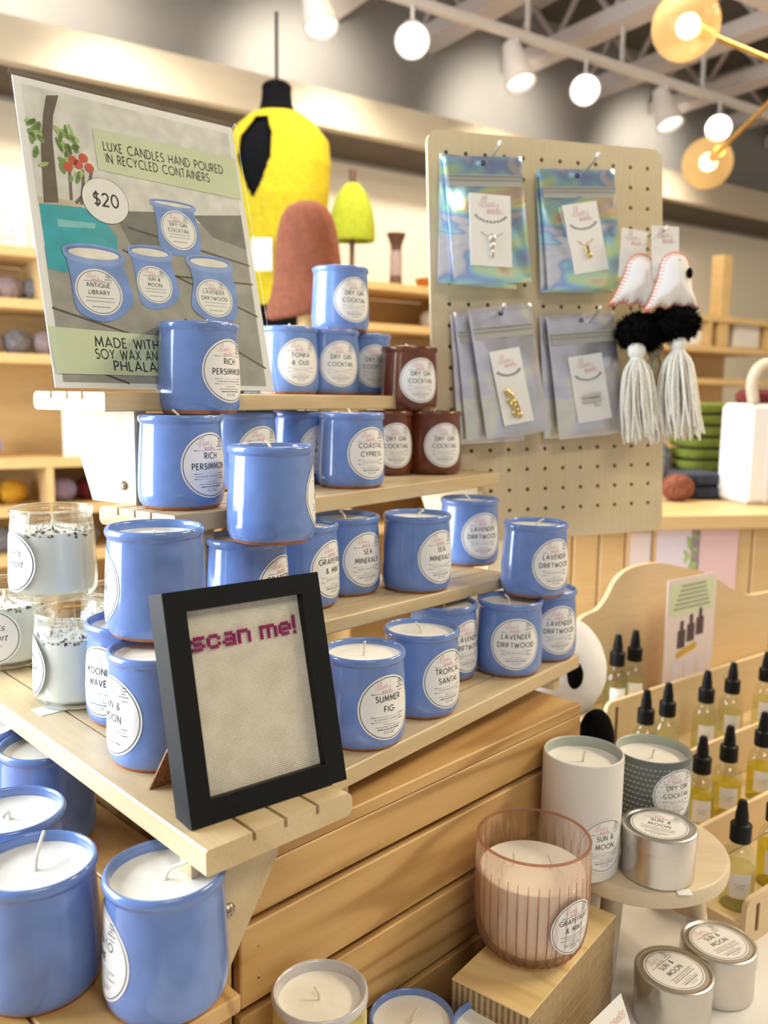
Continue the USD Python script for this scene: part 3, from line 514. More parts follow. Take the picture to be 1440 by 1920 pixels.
# ------------------------------------------------------------------ black frame with cross stitch
def leaning(x, y, z, yaw, lean):
    dx = np.array([math.cos(yaw), math.sin(yaw), 0]); bk = np.array([-math.sin(yaw), math.cos(yaw), 0]); up = np.array([0, 0, math.cos(lean)])+bk*math.sin(lean)
    return dx, up, np.cross(dx, up), (x, y, z+ZC)
dx, up, nn, loc = leaning(-.11257, .48125, A_+.0010, .67575, .25759)
fr = thing('picture_frame', 'black picture frame with a cross stitched invitation, standing on the grooved board', 'picture frame', loc, axes=(dx, up, nn))
W_, H_ = .11515, .14310; fb = .0138
outer, inner = sbox(0, 0, W_, H_), sbox(fb+.001, fb+.0005, W_-fb-.0015, H_-fb+.0005)
dep = .021
bars = [Polygon([(0, 0), (W_, 0), (inner.bounds[2], inner.bounds[1]), (inner.bounds[0], inner.bounds[1])]), Polygon([(W_, 0), (W_, H_), (inner.bounds[2], inner.bounds[3]), (inner.bounds[2], inner.bounds[1])]),
        Polygon([(W_, H_), (0, H_), (inner.bounds[0], inner.bounds[3]), (inner.bounds[2], inner.bounds[3])]), Polygon([(0, H_), (0, 0), (inner.bounds[0], inner.bounds[1]), (inner.bounds[0], inner.bounds[3])])]
for b in bars: part(fr, 'frame_bar', extrude(b, dep, -dep), 'black_frame')
ix0, iy0, ix1, iy1 = inner.bounds
gx, gy = np.meshgrid(np.linspace(ix0-.001, ix1+.001, 120), np.linspace(iy0-.001, iy1+.001, 150)); pts_ = np.stack([gx, gy, -.0065+.0008*(meshkit.noise(np.stack([gx*60, gy*60, gx*0], -1), 5)-.5)], -1).reshape(-1, 3)
ii, jj = np.meshgrid(np.arange(149), np.arange(119), indexing='ij'); q0 = ii*120+jj; fcs = np.concatenate([np.stack([q0, q0+1, q0+121], -1).reshape(-1, 3), np.stack([q0, q0+121, q0+120], -1).reshape(-1, 3)])
cl = part(fr, 'linen_cloth', (pts_, fcs), 'linen', True)
PIX = {'s': ['.####', '#....', '.###.', '....#', '####.'], 'c': ['.###.', '#...#', '#....', '#...#', '.###.'], 'a': ['.###.', '....#', '.####', '#...#', '.####'], 'n': ['####.', '#...#', '#...#', '#...#', '#...#'],
       'm': ['######.', '#..#..#', '#..#..#', '#..#..#', '#..#..#'], 'e': ['.###.', '#...#', '#####', '#....', '.###.'], '!': ['#', '#', '#', '#', '#', '.', '#'], ' ': ['..']*5}
cells, cx = [], 0
for ch in 'scan me!':
    g_ = PIX[ch]; hh = len(g_)
    for r_, row in enumerate(g_):
        cells += [(cx+c_, hh-1-r_) for c_, q in enumerate(row) if q == '#']
    cx += len(g_[0])+1
iw, ih = ix1-ix0, iy1-iy0; px_ = .905*iw/(cx-1); py_ = .072*ih/5*1.04
sts = []
for c_, r_ in cells:
    X, Y = ix0+.035*iw+(c_+.5)*px_, iy0+.778*ih+(r_+.5)*py_
    for s_ in (1, -1):
        a_ = np.array([X-.52*px_, Y-.52*py_*s_, -.0058]); b_ = np.array([X+.52*px_, Y+.52*py_*s_, -.0058]); mid = (a_+b_)/2+[0, 0, .0006 if s_ > 0 else .0009]
        sts.append(tube([a_, mid, b_], [.00050, .00080, .00050], 6))
part(cl, 'stitched_words', cat_m(sts), 'magenta_thread', True)
part(fr, 'backing_board', bx(.004, W_-.004, .004, H_-.004, -dep-.002, -dep+.002), 'easel_back')
ez = [(W_*.38, H_*.62, -dep-.002), (W_*.62, H_*.62, -dep-.002)]
sa = math.tan(.25759); 
strut = Polygon([(W_*.26, H_*.60), (W_*.46, H_*.60), (W_*.40, .004), (W_*.02, .004)])
sm = extrude(strut, .0025); v = sm.vertices; k = (H_*.60-v[:, 1])/(H_*.60); v[:, 2] += -dep-.0045-k*.044; v[:, 1] += k*.0130; sm.vertices = v
part(fr, 'easel_strut', sm, 'easel_back')

# ------------------------------------------------------------------ poster in a slanted acrylic stand
dx, up, nn, loc = leaning(-.2753, .7185, D_+.0012, .7085, .2813)
po = thing('poster_stand', 'slanted acrylic stand holding a printed candle poster on the top riser', 'poster stand', loc, axes=(dx, up, nn))
PW, PH = .216, .279
part(po, 'acrylic_sleeve', cat_m([bx(-.003, PW+.003, 0, PH+.004, .0024, .0036), bx(-.003, PW+.003, PH+.002, PH+.004, -.0028, .0036)]), 'acrylic')
fl_, cl_ = math.cos(.2813), math.sin(.2813)
base = bx(-.003, PW+.003, 0, .06, -.001, .001); b_ax = np.array([[1, 0, 0], [0, -cl_, -fl_], [0, fl_, -cl_]])       # foot plate runs back, level
part(po, 'acrylic_foot', xf(base, [[1, 0, 0], [0, math.sin(.2813), -math.cos(.2813)], [0, math.cos(.2813), math.sin(.2813)]], (0, .001, -.002)), 'acrylic')
sheet = part(po, 'paper_sheet', bx(0, PW, .002, PH, -.0010, .0004), 'white_paper')
layer = [0, '']
def pr(name, shape, m_, lab=None):
    if name != layer[1]: layer[0] += 1; layer[1] = name
    if layer[0] > 24 and name == 'printed_pot': layer[0] = 9
    s = affinity.scale(shape, PW, PH, origin=(0, 0)) if not isinstance(shape, tuple) else shape
    vf = flat(s) if not isinstance(s, tuple) else s
    part(sheet, name, lay(vf, .00046+.00004*layer[0]), m_, label=lab)
for n_, c_ in (('print_grey', (.74, .73, .69)), ('print_plank', (.36, .35, .31)), ('print_plank_dark', (.20, .20, .18)), ('print_line', (.08, .075, .065)), ('print_blue', (.20, .33, .72)), ('print_blue_lip', (.27, .41, .78)), ('print_blue_dark', (.15, .25, .60)),
               ('print_teal', (.045, .42, .50)), ('print_teal_light', (.25, .60, .62)), ('print_bark', (.17, .13, .10)), ('print_leaf', (.20, .33, .10)), ('print_leaf_light', (.40, .55, .22)), ('print_red', (.60, .10, .06)), ('print_wax', (.84, .80, .72)), ('print_soil', (.62, .54, .40))): plain(n_, c_, .5, .12, 60)
pr('printed_wall', Polygon([(.033, .977), (.972, .972), (.972, .60), (.033, .60)]), 'print_grey')
pr('printed_planks', Polygon([(.033, .45), (.30, .61), (.972, .60), (.962, .024), (.033, .024)]), 'print_plank')
pr('printed_bench', Polygon([(.34, .60), (.72, .64), (.72, .52), (.40, .49)]), 'print_plank_dark'); pr('printed_bench', Polygon([(.72, .63), (.972, .66), (.972, .53), (.80, .56)]), 'print_plank_dark')
for a_, b_ in (((.033, .255), (.53, .145)), ((.36, .47), (.972, .28)), ((.033, .10), (.30, .024)), ((.55, .40), (.972, .40)), ((.60, .25), (.972, .09)), ((.40, .55), (.972, .47))):
    pr('plank_line', LineString([a_, b_]).buffer(.0035), 'print_line')
pr('printed_planter', Polygon([(.036, .588)]+[(.215, .596), (.30, .56), (.343, .51), (.335, .46), (.27, .41), (.10, .372), (.036, .38)]), 'print_teal'); pr('planter_shine', Polygon([(.10, .545), (.26, .548), (.25, .53), (.10, .52)]), 'print_teal_light'); pr('printed_soil', Polygon([(.036, .588), (.215, .596), (.19, .615), (.036, .61)]), 'print_soil')
pr('printed_trunk', Polygon([(.127, .955), (.178, .965), (.143, .89), (.128, .819), (.115, .599), (.055, .592), (.075, .776), (.104, .89)]), 'print_bark')
for q in ([(.17, .62), (.18, .72), (.17, .80)], [(.21, .61), (.23, .68), (.235, .72)], [(.19, .61), (.25, .66), (.27, .72)]): pr('printed_stalk', LineString(q).buffer(.006), 'print_bark')
gl = np.random.default_rng(4)
for k in range(46):
    a_ = gl.uniform(0, 3.14); c_ = (gl.uniform(.04, .08) if k % 3 == 0 else gl.uniform(.15, .225), gl.uniform(.66, .86)); e_ = affinity.rotate(affinity.scale(Point(*c_).buffer(1, quad_segs=3), gl.uniform(.014, .026), gl.uniform(.006, .011)), math.degrees(a_))
    pr('printed_leaf', e_, 'print_leaf' if k % 2 else 'print_leaf_light')
for c_ in ((.22, .74), (.245, .765), (.265, .735), (.175, .725), (.20, .75)): pr('printed_flower', affinity.scale(Point(*c_).buffer(1, quad_segs=3), .02, .016), 'print_red')
pr('printed_banner', Polygon([(.304, .878), (.987, .878), (.985, .720), (.304, .735)]), 'green_print'); 
def words(txt, x0, x1, y, h=None):
    s = deco(txt, 1.0, .15, .27); b_ = s.bounds; hh = h*PH if h else None; sx = (x1-x0)*PW/(b_[2]-b_[0]); s = affinity.translate(affinity.scale(s, sx, hh or sx, origin=(0, 0)), (x0+x1)/2*PW, y*PH); pr('printed_words', flat(s), 'ink')
words('LUXE CANDLES HAND POURED', .338, .912, .808, .030); words('IN RECYCLED CONTAINERS', .343, .833, .766, .030)
circ = affinity.scale(Point(0, 0).buffer(1, quad_segs=16), .1*PW, .0775*PH)
pr('price_circle', flat(affinity.translate(circ, .315*PW, .630*PH)), 'white_paper'); pr('price_ring', flat(affinity.translate(circ.difference(affinity.scale(circ, .985, .985)), .315*PW, .630*PH)), 'ink')
words('$20', .262, .372, .612, .042)
def poster_pot(l, r, top, bl, br, low, lab, hw, hh, l1, l2, lip=.022):
    (x0, y0), (x1, y1) = l, r; xm = (x0+x1)/2; 
    body = spline([(x0+.012, y0-.02), (x0+.02, (y0+bl[1])/2), (bl[0]+.002, bl[1]), ((bl[0]+low[0])/2-.01, (bl[1]+low[1])/2-.012), low, ((br[0]+low[0])/2+.01, (br[1]+low[1])/2-.012), br, (x1-.0, (y1+br[1])/2), (x1-.012, y1-.02)], 5)
    pr('printed_pot', Polygon(list(body)), 'print_blue'); e_ = affinity.scale(Point(xm, (y0+y1)/2).buffer(1, quad_segs=10), (x1-x0)/2, top); pr('printed_pot_lip', unary_union([e_, affinity.translate(e_, .002, -.014)]).convex_hull, 'print_blue_lip')
    pr('printed_pot_inside', affinity.scale(e_, .9, .8), 'print_blue_dark'); pr('printed_wax', affinity.translate(affinity.scale(e_, .82, .62), 0, -.004), 'print_wax')
    cx_, cy_ = lab[0]*PW, lab[1]*PH; rr_ = hw*PW
    el = lambda k_: affinity.translate(affinity.scale(Point(0, 0).buffer(1, quad_segs=14), hw*PW*k_, hh*PH*k_), cx_, cy_)
    pr('printed_label', flat(el(1)), 'sticker'); pr('printed_label_ring', flat(el(.93).difference(el(.905))), 'ink')
    D_l = 2*rr_; art = label_art(l1, l2, 'soy wax', D_l); 
    pr('printed_label_words', shift2((art[0][0][144:], art[0][1][144:]-144), cx_, cy_), 'ink'); pr('printed_label_logo', shift2(art[2], cx_, cy_), 'pink_ink')
poster_pot((.101, .447), (.360, .447), .028, (.125, .262), (.373, .298), (.245, .222), (.229, .318), .098, .076, 'ANTIQUE', 'LIBRARY')
poster_pot((.379, .481), (.583, .472), .021, (.402, .305), (.592, .335), (.485, .279), (.481, .362), .080, .064, 'SUN &', 'MOON')
poster_pot((.646, .468), (.879, .462), .024, (.640, .300), (.865, .280), (.76, .245), (.761, .334), .090, .068, 'LAVENDER', 'DRIFTWOOD')
poster_pot((.516, .662), (.735, .660), .010, (.530, .505), (.728, .497), (.63, .475), (.635, .566), .084, .070, 'DRY GIN', 'COCKTAIL')
pr('printed_banner', Polygon([(.0, .196), (.80, .180), (.80, .050), (.012, .049)]), 'green_print')
words('MADE WITH HIGH', .180, .60, .139, .030); words('SOY WAX AND', .176, .470, .101, .030); words('PHLALATE-FREE', .247, .62, .064, .030)

# ------------------------------------------------------------------ stool, block and the candles on them
ZS = -.479
st = thing('round_stool', 'small round wooden stool with white dipped legs carrying three candles', 'stool', (.2805, .8735, TABLE+ZC))
hs = ZS-TABLE; SR = .0955
part(st, 'seat', lathe([(0, hs-.019), (SR-.004, hs-.019), (SR-.001, hs-.0165), (SR, hs-.012), (SR, hs-.004), (SR-.0015, hs-.0012), (SR-.004, hs), (0, hs)], 96), 'pale_wood', 30)
for az in (-128, -8, 112):
    a = math.radians(az); top = np.array([math.cos(a)*.058, math.sin(a)*.058, hs-.019]); bot = np.array([math.cos(a)*.074, math.sin(a)*.074, .0])
    mid = top*.45+bot*.55
    lg = part(st, 'leg', tube([top, mid], [.0115, .0112], 20), 'pale_wood', 40)
    part(lg, 'dipped_end', tube([mid+(top-mid)*.001, bot], [.0114, .0105], 20), 'white_paint', 40)
def straight_candle(name, loc, R, H, mat_out, mat_in, az, l1, l2, D, label, zc, wall=.003, waxd=.012, base_r=None):
    br = base_r or R*.985; seedc[0] += 1
    t = thing(name, label, 'candle', (loc[0], loc[1], loc[2]+ZC), math.atan2(-loc[0], loc[1])+math.radians(az))
    part(t, 'vessel', lathe([(0, .0), (br-.004, 0), (br-.001, .0012), (br, .004), (R, H*.5), (R, H-.0015), (R-.0008, H-.0003), (R-wall/2, H), (R-wall*.55, H-.0001)], 96), mat_out, 40)
    part(t, 'inside_wall', lathe([(R-wall*.55, H-.0001), (R-wall, H-.0012), (R-wall, H-waxd-.006)], 96), mat_in, 40)
    wx = part(t, 'wax', wax_disc(R-wall, H-waxd, seedc[0]), 'wax', True); part(wx, 'wick', wick_mesh(H-waxd, seedc[0], .012, .15), 'cotton_wick', True)
    if l1: sticker(t, art_for(l1, l2, D), D, lambda z: np.interp(z, [0, H], [R, R]), zc, .0005)
    return t, R, H
straight_candle('white_candle', (.2075, .8310, ZS), .0405, .1230, 'white_ceramic', 'sage_inside', 38, 'SUN &', 'MOON', .056, 'tall white matte candle on the round stool', .040)
gc, GR, GH = straight_candle('grey_candle', (.3025, .9040, ZS), .0415, .0960, 'grey_ceramic', 'sage_inside', 42, 'DRY GIN', 'COCKTAIL', .056, 'dark grey dotted candle on the stool behind the tin', .060)
dots = []
for r_ in range(15):
    z_ = .006+r_*.0058
    for k in range(54):
        a = 2*math.pi*(k+.5*(r_ % 2))/54; n_ = np.array([math.cos(a), math.sin(a), 0]); s_ = trimesh.creation.icosphere(0, 1); s_.apply_scale((.0019, .0011, .0007)); v = s_.vertices
        t_ = np.array([-math.sin(a), math.cos(a), 0]); s_.vertices = (GR+.0000)*n_+v[:, :1]*t_+v[:, 1:2]*np.array([0, 0, 1.])+v[:, 2:]*n_+[0, 0, z_]; dots.append(s_)
part(gc, 'raised_dots', cat_m(dots), 'grey_dot', True, kind='stuff')
def tin(x, y, z, az, turn, label, l1='SUN &', l2='MOON'):
    R, H = .0373, .0520; t = thing('candle_tin', label, 'candle tin', (x, y, z+ZC), math.atan2(-x, y)+math.radians(az), 'silver candle tins')
    part(t, 'tin_body', lathe([(0, 0), (R-.003, 0), (R-.0012, .0012), (R-.0008, .003), (R-.0008, .0350), (R-.0012, .0360)], 96), 'tin', 40)
    lid = part(t, 'lid', lathe([(R-.0012, .0350), (R, .0352), (R+.0002, .0360), (R, .0368), (R, .0500), (R-.0006, .0514), (R-.0020, .0520), (R-.0036, .0517), (R-.0050, .0508), (0, .0508)], 96), 'tin', 30)
    art = art_for(l1, l2, .0570); c, s = math.cos(math.radians(turn)), math.sin(math.radians(turn)); rot2 = np.array([[c, s], [-s, c]])
    z_ = .0508
    lb = part(lid, 'label', lay(disc2(.0285), z_+.0002), 'sticker', True)
    part(t, 'lettering', lay((art[0][0]@rot2, art[0][1]), z_+.00032), 'ink'); part(t, 'small_print', lay((art[1][0]@rot2, art[1][1]), z_+.00032), 'grey_ink'); part(t, 'script_logo', lay((art[2][0]@rot2, art[2][1]), z_+.00032), 'pink_ink')
tin(.2845, .8168, ZS, 0, -8, 'silver candle tin on the round stool')
tin(.3490, .8070, TABLE, 0, 54, 'silver candle tin on the cloth, right of the pair')
tin(.2884, .7625, TABLE, 0, 62, 'silver candle tin on the cloth, front one of the pair')
tg = trimesh.creation.box((.014, .010, .0005)); solo('price_tag_slip', xf(tg, np.eye(3), (.3000, .7800, ZS+ZC+.0005)), 'white_paper', 'small white paper slip under the tin on the stool', 'paper slip')

# plywood block
RB, LB = dirs(52.3); ZB = -.505
blk = thing('plywood_block', 'solid plywood block raising the ribbed pink glass candle', 'riser block', (.0650, .6860, TABLE+ZC), axes=(-LB, RB, (0, 0, 1)))
hb = ZB-TABLE
part(blk, 'top_veneer', bx(0, .0760, 0, .180, hb-.0016, hb, .0004), 'ply_face')
for k in range(6): part(blk, 'ply_layer', bx(.0003, .0757, .0003, .1797, k*(hb-.0016)/6+.0002*(k > 0), (k+1)*(hb-.0016)/6-.0002, .0003), 'ply_edge')

# ribbed pink glass candle
def ribbed(prof, n=384, ribs=32, amp=.0024):
    t = lathe(prof, n); v = t.vertices; r = np.hypot(v[:, 0], v[:, 1]); a = np.arctan2(v[:, 1], v[:, 0]); z = v[:, 2]
    w = np.clip((z-.004)/.012, 0, 1)*np.clip((.0905-z)/.006, 0, 1); k = 1+np.where(r > .025, amp*w*(np.abs(np.cos(a*ribs/2))-.64)/np.maximum(r, .01), 0); t.vertices = np.c_[v[:, 0]*k, v[:, 1]*k, z]; return t
PR_ = .0520
pk_out = ribbed([(0, 0), (.030, 0), (.0375, .0022), (.0435, .0075), (.0480, .0155), (.0505, .0260), (.0516, .0400), (.0520, .0620), (.0520, .0880), (.0519, .1020), (.0517, .1075), (.0507, .1082), (.0498, .1075)])
pk_in = lathe([(0, .0060), (.028, .0062), (.0365, .0085), (.0425, .0140), (.0462, .0220), (.0480, .0320), (.0488, .0450), (.0492, .0650), (.0494, .0900), (.0498, .1075)], 108)
v_ = pk_in.copy(); v_.invert(); shell = cat_m([pk_out, v_])
pk = thing('ribbed_glass_candle', 'large ribbed pink glass candle with two wicks on the plywood block', 'candle', (.1415, .7340, ZB+ZC), math.atan2(-.1415, .734)+math.radians(47))
part(pk, 'ribbed_jar', shell, 'pink_glass', 40)
rp = np.array([(.0375, .0022), (.0435, .0075), (.0480, .0155), (.0505, .0260), (.0516, .0400), (.0520, .0620), (.0520, .0880)])+[.0002, 0]
part(pk, 'rib_lines', cat_m([tube([(r_*math.cos(a), r_*math.sin(a), z_) for r_, z_ in rp], [.0006]*6+[.0003], 5) for a in np.linspace(0, 2*np.pi, 36, endpoint=False)]), 'rib_glass', True, kind='stuff')
th_ = np.linspace(0, 2*np.pi, 73); part(pk, 'rim', tube([(.0507*math.cos(a), .0507*math.sin(a), .1080) for a in th_], .0013, 8, False), 'rib_glass', True)
wx = part(pk, 'wax', lathe([(0, .0066), (.028, .0070), (.0355, .0092), (.0415, .0147), (.0450, .0225), (.0470, .0320), (.0479, .0450), (.0483, .0640), (.0483, .0760), (.0475, .0775), (.0460, .0772), (0, .0768)], 96), 'wax', 40)
for s_ in (-1, 1): part(wx, 'wick', xf(wick_mesh(.0768, 60+s_, .014, .12), np.eye(3), (.017*s_*math.cos(-.8), .017*s_*math.sin(-.8), 0)), 'cotton_wick', True)
sticker(pk, art_for('GRAPEFRUIT', '& MINT', .0500), .0500, lambda z: np.interp(z, [0, .026, .04, .062, .11], [.05, .0508, .0519, .0523, .0523]), .0460, .0004)

# yellow pot
yt = thing('yellow_candle_pot', 'yellow glazed candle pot with pale inside, front of the crate', 'candle', (-.0421, .5760, -.5110+ZC), axes=np.eye(3)*.895)
YR = .0400
part(yt, 'glazed_pot', lathe([(0, 0), (.031, 0), (.0345, .001), (.037, .006), (.0388, .020), (.0392, .045), (.0390, .065), (.0385, .0740), (.0390, .0762), (.0398, .0785), (.0400, .0805)], 96), 'yellow_glaze', 40)
part(yt, 'rim', lathe([(.0400, .0805), (.0400, .0830), (.0394, .0850), (.0380, .0860), (.0364, .0853), (.0352, .0835), (.0346, .0800), (.0344, .0720)], 96), 'pale_rim_glaze', 40)
wx = part(yt, 'wax', wax_disc(.0345, .0760, 77), 'wax', True); part(wx, 'wick', wick_mesh(.0760, 78, .010, .3), 'cotton_wick', True)

yb = thing('plywood_block', 'small plywood block under the yellow candle pot', 'riser block', (-.0421, .5760, TABLE+ZC), axes=(R45, L45, (0, 0, 1)))
part(yb, 'top_veneer', bx(-.034, .034, -.034, .034, .0740, .0888, .0006), 'ply_face'); part(yb, 'ply_layer', bx(-.0335, .0335, -.0335, .0335, .0375, .0739, .0006), 'ply_edge'); part(yb, 'ply_layer', bx(-.0335, .0335, -.0335, .0335, 0, .0374, .0006), 'ply_edge_light')
# folded paper sign at the bottom right
sg = thing('folded_card_sign', 'folded white card with pink typed words on the cloth beside the stool leg', 'card sign', (.177, .634, TABLE+ZC), math.radians(46))
cw, chh, ln = .095, .062, math.radians(24)
part(sg, 'front_leaf', xf(bx(0, cw, 0, chh, -.0004, 0), [[1, 0, 0], [0, math.sin(ln), math.cos(ln)], [0, -math.cos(ln), math.sin(ln)]], (0, 0, .0006)), 'white_paper')
part(sg, 'back_leaf', xf(bx(0, cw, 0, chh, -.0004, 0), [[1, 0, 0], [0, -math.sin(ln), math.cos(ln)], [0, -math.cos(ln), -math.sin(ln)]], (0, 2*chh*math.sin(ln), .0006)), 'white_paper')
wv, wf = tiny('recycled vessels', .0078); wv = wv+[cw-.004-wv[:, 0].max(), .044]
part(sg, 'typed_words', xf(trimesh.Trimesh(np.c_[wv, np.full(len(wv), .0003)], wf, process=False), [[1, 0, 0], [0, math.sin(ln), math.cos(ln)], [0, -math.cos(ln), math.sin(ln)]], (0, 0, .0006)), 'pink_ink')

# ------------------------------------------------------------------ pegboard with foil pouches and ghost ornaments
PK = 1.12
po_ = np.array([.33334954, 1.1506584, .29483989])*PK; pdx = np.array([.95012023, .31094178, .02422314]); pup = np.array([-.04190447, .05030884, .99785422]); pn = np.cross(pdx, pup)   # pn faces the viewer
PS = .0254*PK; PD = abs(po_@pn)
def peg(a, b, w=0.0):
    """a point over the board: a, b along the board in units of the 1.12-scaled plan, w metres out from its face"""
    p = po_+pdx*a*PK+pup*b*PK; return p*(1-w/PD)
pbx0, pbx1, pby0, pby1 = -.3035*PK, .0225*PK, -.470*PK, .0250*PK
pg = thing('pegboard', 'pale wood pegboard with rows of holes hung with pouches', 'pegboard', tuple(po_+[0, 0, ZC]), axes=(pdx, pup, pn))
holes = []
board = rrect(pbx0, pbx1, pby0, pby1, .017)
for i in range(-11, 1):
    for j in range(-17, 1):
        x_, y_ = i*PS, j*PS
        if (j in (0, -7, -14) or i in (0, -1) or True) and pbx0+.012 < x_ < pbx1-.012 and y_ > pby0+.01: holes.append(Point(x_, y_).buffer(.0030, quad_segs=3))
part(pg, 'board', extrude(board.difference(unary_union(holes)), .006, -.006), 'peg_wood')
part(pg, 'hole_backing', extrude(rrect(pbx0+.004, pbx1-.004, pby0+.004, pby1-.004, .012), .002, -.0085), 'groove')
pb = po_+pdx*(-.185*PK)-pn*.012
post = bx(-.018, .018, 0, .018, 0, pb[2]-.10-TABLE); solo_p = part(pg, 'support_post', xf(post, np.eye(3)@np.linalg.inv(np.array([pdx, pup, pn])), (np.array([pb[0], pb[1]+.012, TABLE+.001])-po_)@np.linalg.inv(np.array([pdx, pup, pn]))), 'peg_wood')
def pouch_body(W, H, T, seed):
    n, k = 15, 21; u = np.linspace(-1, 1, n); w = np.linspace(0, 1, k); V = []
    for s_ in (1, -1):
        U, Wv = np.meshgrid(u, w); x = U*W/2*(1-.015*np.sin(Wv*3.1)); y = -Wv*H
        wr = meshkit.fbm(np.stack([U*2.2+seed, Wv*3.5, U*0+s_], -1), 3, seed)-.5
        env = np.clip((1-np.abs(U)**4), 0, 1)*np.clip((Wv-.20)/.2, 0, 1)*np.clip((1-Wv)/.10, 0, 1)**.5
        z = s_*(.0006+T*env*(.75+.9*wr))+.0022*wr*(1-.3*env); V.append(np.stack([x, y, z], -1).reshape(-1, 3))
    ii, jj = np.meshgrid(np.arange(k-1), np.arange(n-1), indexing='ij'); q = (ii*n+jj).ravel(); N = n*k
    f = [np.stack([q, q+n, q+n+1], 1), np.stack([q, q+n+1, q+1], 1)]; f += [f[0][:, ::-1]+N, f[1][:, ::-1]+N]
    rim = list(range(n))+[i*n+n-1 for i in range(1, k)]+[(k-1)*n+j for j in range(n-2, -1, -1)]+[i*n for i in range(k-2, 0, -1)]
    s = []
    for a, b in zip(rim, rim[1:]+rim[:1]): s += [(a, b, b+N), (a, b+N, a+N)]
    return trimesh.Trimesh(np.concatenate(V), np.concatenate(f+[np.array(s)]), process=False)
def charm(kind):
    if kind == 'drop': return cat_m([tube([(-.016, .012, 0), (-.006, .006, 0), (0, .008, 0)], .0006, 6), tube([(.016, .012, 0), (.006, .007, 0), (0, .008, 0)], .0006, 6), ball((0, .004, .001), .0052, 1, (1, 1.2, .3)), ball((0, -.006, .001), .0036, 1, (1, 1.6, .3)), ball((0, -.016, .001), .0028, 1, (1, 2.2, .3))])
    if kind == 'bar': return cat_m([tube([(-.012, .012, 0), (-.004, .006, 0), (0, .006, 0), (.004, .007, 0), (.012, .012, 0)], .0006, 6), bx(-.003, .003, -.010, .004, 0, .002, .0006), ball((.002, -.010, .001), .004, 1, (1, 1, .4))])
    if kind == 'leaf':
        g = np.random.default_rng(3); return cat_m([ball((-.006+.02*q*.5*(1 if k % 2 else .4)+g.uniform(-.003, .003), .010-.034*q, .001), .0042, 1, (1, 1.1, .3)) for k, q in enumerate(np.linspace(0, 1, 12))]+[tube([(-.006, .012, .0005), (.004, -.006, .0005), (.006, -.026, .0005)], .0012, 6)])
    return cat_m([ball((x_, y_, .001), .0034, 1, (1.2, 1, .35)) for x_ in np.linspace(-.012, .012, 6) for y_ in (.004, -.003)]+[bx(.004, .014, -.012, -.002, 0, .0012, .0004)])
def pouch(a, b, w, W, H, tilt, lean, foil, label, card=None, seed=1, group='foil earring pouches'):
    """a, b: top middle in board units"""
    p = peg(a, b, w); c, s = math.cos(tilt), math.sin(tilt); X = pdx*c+pup*s; Y = -pdx*s+pup*c; Z = pn
    cl_, sl_ = math.cos(lean), math.sin(lean); Y2 = Y*cl_-Z*sl_; Z2 = np.cross(X, Y2)
    k = (1-w/PD)*PK; t = thing('foil_pouch', label, 'earring pouch', tuple(p+[0, 0, ZC]), axes=(X, Y2, Z2), group=group); W, H = W*k, H*k
    part(t, 'foil_bag', pouch_body(W, H, .0042, seed), foil, True)
    part(t, 'zip_strip', cat_m([tube([(-W*.47, -H*q, .0022), (0, -H*q, .0028), (W*.47, -H*q, .0022)], .0011, 6) for q in (.155, .185)]+[bx(-W*.46, W*.46, -H*.240, -H*.160, .0008, .0018)]), 'zip_grey')
    part(t, 'hang_hole', xf(lathe([(.0018, 0), (.0032, 0), (.0032, .0005), (.0018, .0005)], 20), np.eye(3), (0, -H*.055, .0012)), 'rubber')
    if card:
        cx_, cy_, cw_, ch_, rot_, kind, met = card; cx_, cy_, cw_, ch_ = [q*k for q in (cx_, cy_, cw_, ch_)]; zc_ = .0062
        rc = np.array([[math.cos(rot_), math.sin(rot_), 0], [-math.sin(rot_), math.cos(rot_), 0], [0, 0, 1]])
        cd = part(t, 'backing_card', xf(bx(-cw_/2, cw_/2, -ch_/2, ch_/2, -.0012, 0), rc, (cx_, cy_, zc_)), 'white_paper')
        lg = flat(logo(cw_*.52)); part(cd, 'script_logo', xf(trimesh.Trimesh(*lay(lg, 0, (0, ch_*.34, .0003)), process=False), rc, (cx_, cy_, zc_)), 'pink_ink')
        g = np.random.default_rng(seed); wr = []
        for q in range(11):
            th = math.radians(205+q*13); wr.append(affinity.rotate(sbox(-.0022, -.0016, .0022, .0016), g.uniform(-30, 30)).buffer(-.0004)); wr[-1] = affinity.translate(wr[-1], cw_*.40*math.cos(th), ch_*.23+cw_*.22*math.sin(th)+.002)
        part(cd, 'printed_motif', xf(trimesh.Trimesh(*lay(flat(unary_union(wr)), .0003), process=False), rc, (cx_, cy_, zc_)), 'grey_ink')
        part(cd, 'earring', xf(charm(kind), rc, (cx_, cy_-ch_*.16, zc_+.0006)), met, True)
    return t
# pouches hanging in each place, front one last
pouch(-.236, -.0045, .010, .104, .152, -.05, .03, 'foil', 'holographic pouch behind the front one, upper left hook', None, 3)
pouch(-.2325, -.0015, .017, .104, .152, .05, .06, 'foil', 'holographic pouch with silver drop earrings, upper left hook', (.0, -.090, .054, .086, -.07, 'drop', 'silver'), 4)
pouch(-.1080, -.0100, .009, .106, .150, .02, .02, 'foil', 'holographic pouch behind the front one, upper right hook', None, 5)
pouch(-.1040, -.0080, .016, .108, .149, .055, .05, 'foil', 'holographic pouch with gold bar earrings, upper right hook', (.002, -.086, .049, .086, .12, 'bar', 'gold'), 6)
pouch(-.2340, -.1900, .008, .090, .156, .03, .03, 'dull_foil', 'rearmost silver pouch on the lower left hook', None, 7)
pouch(-.2290, -.1850, .014, .090, .156, .06, .06, 'dull_foil', 'middle silver pouch on the lower left hook', None, 8)
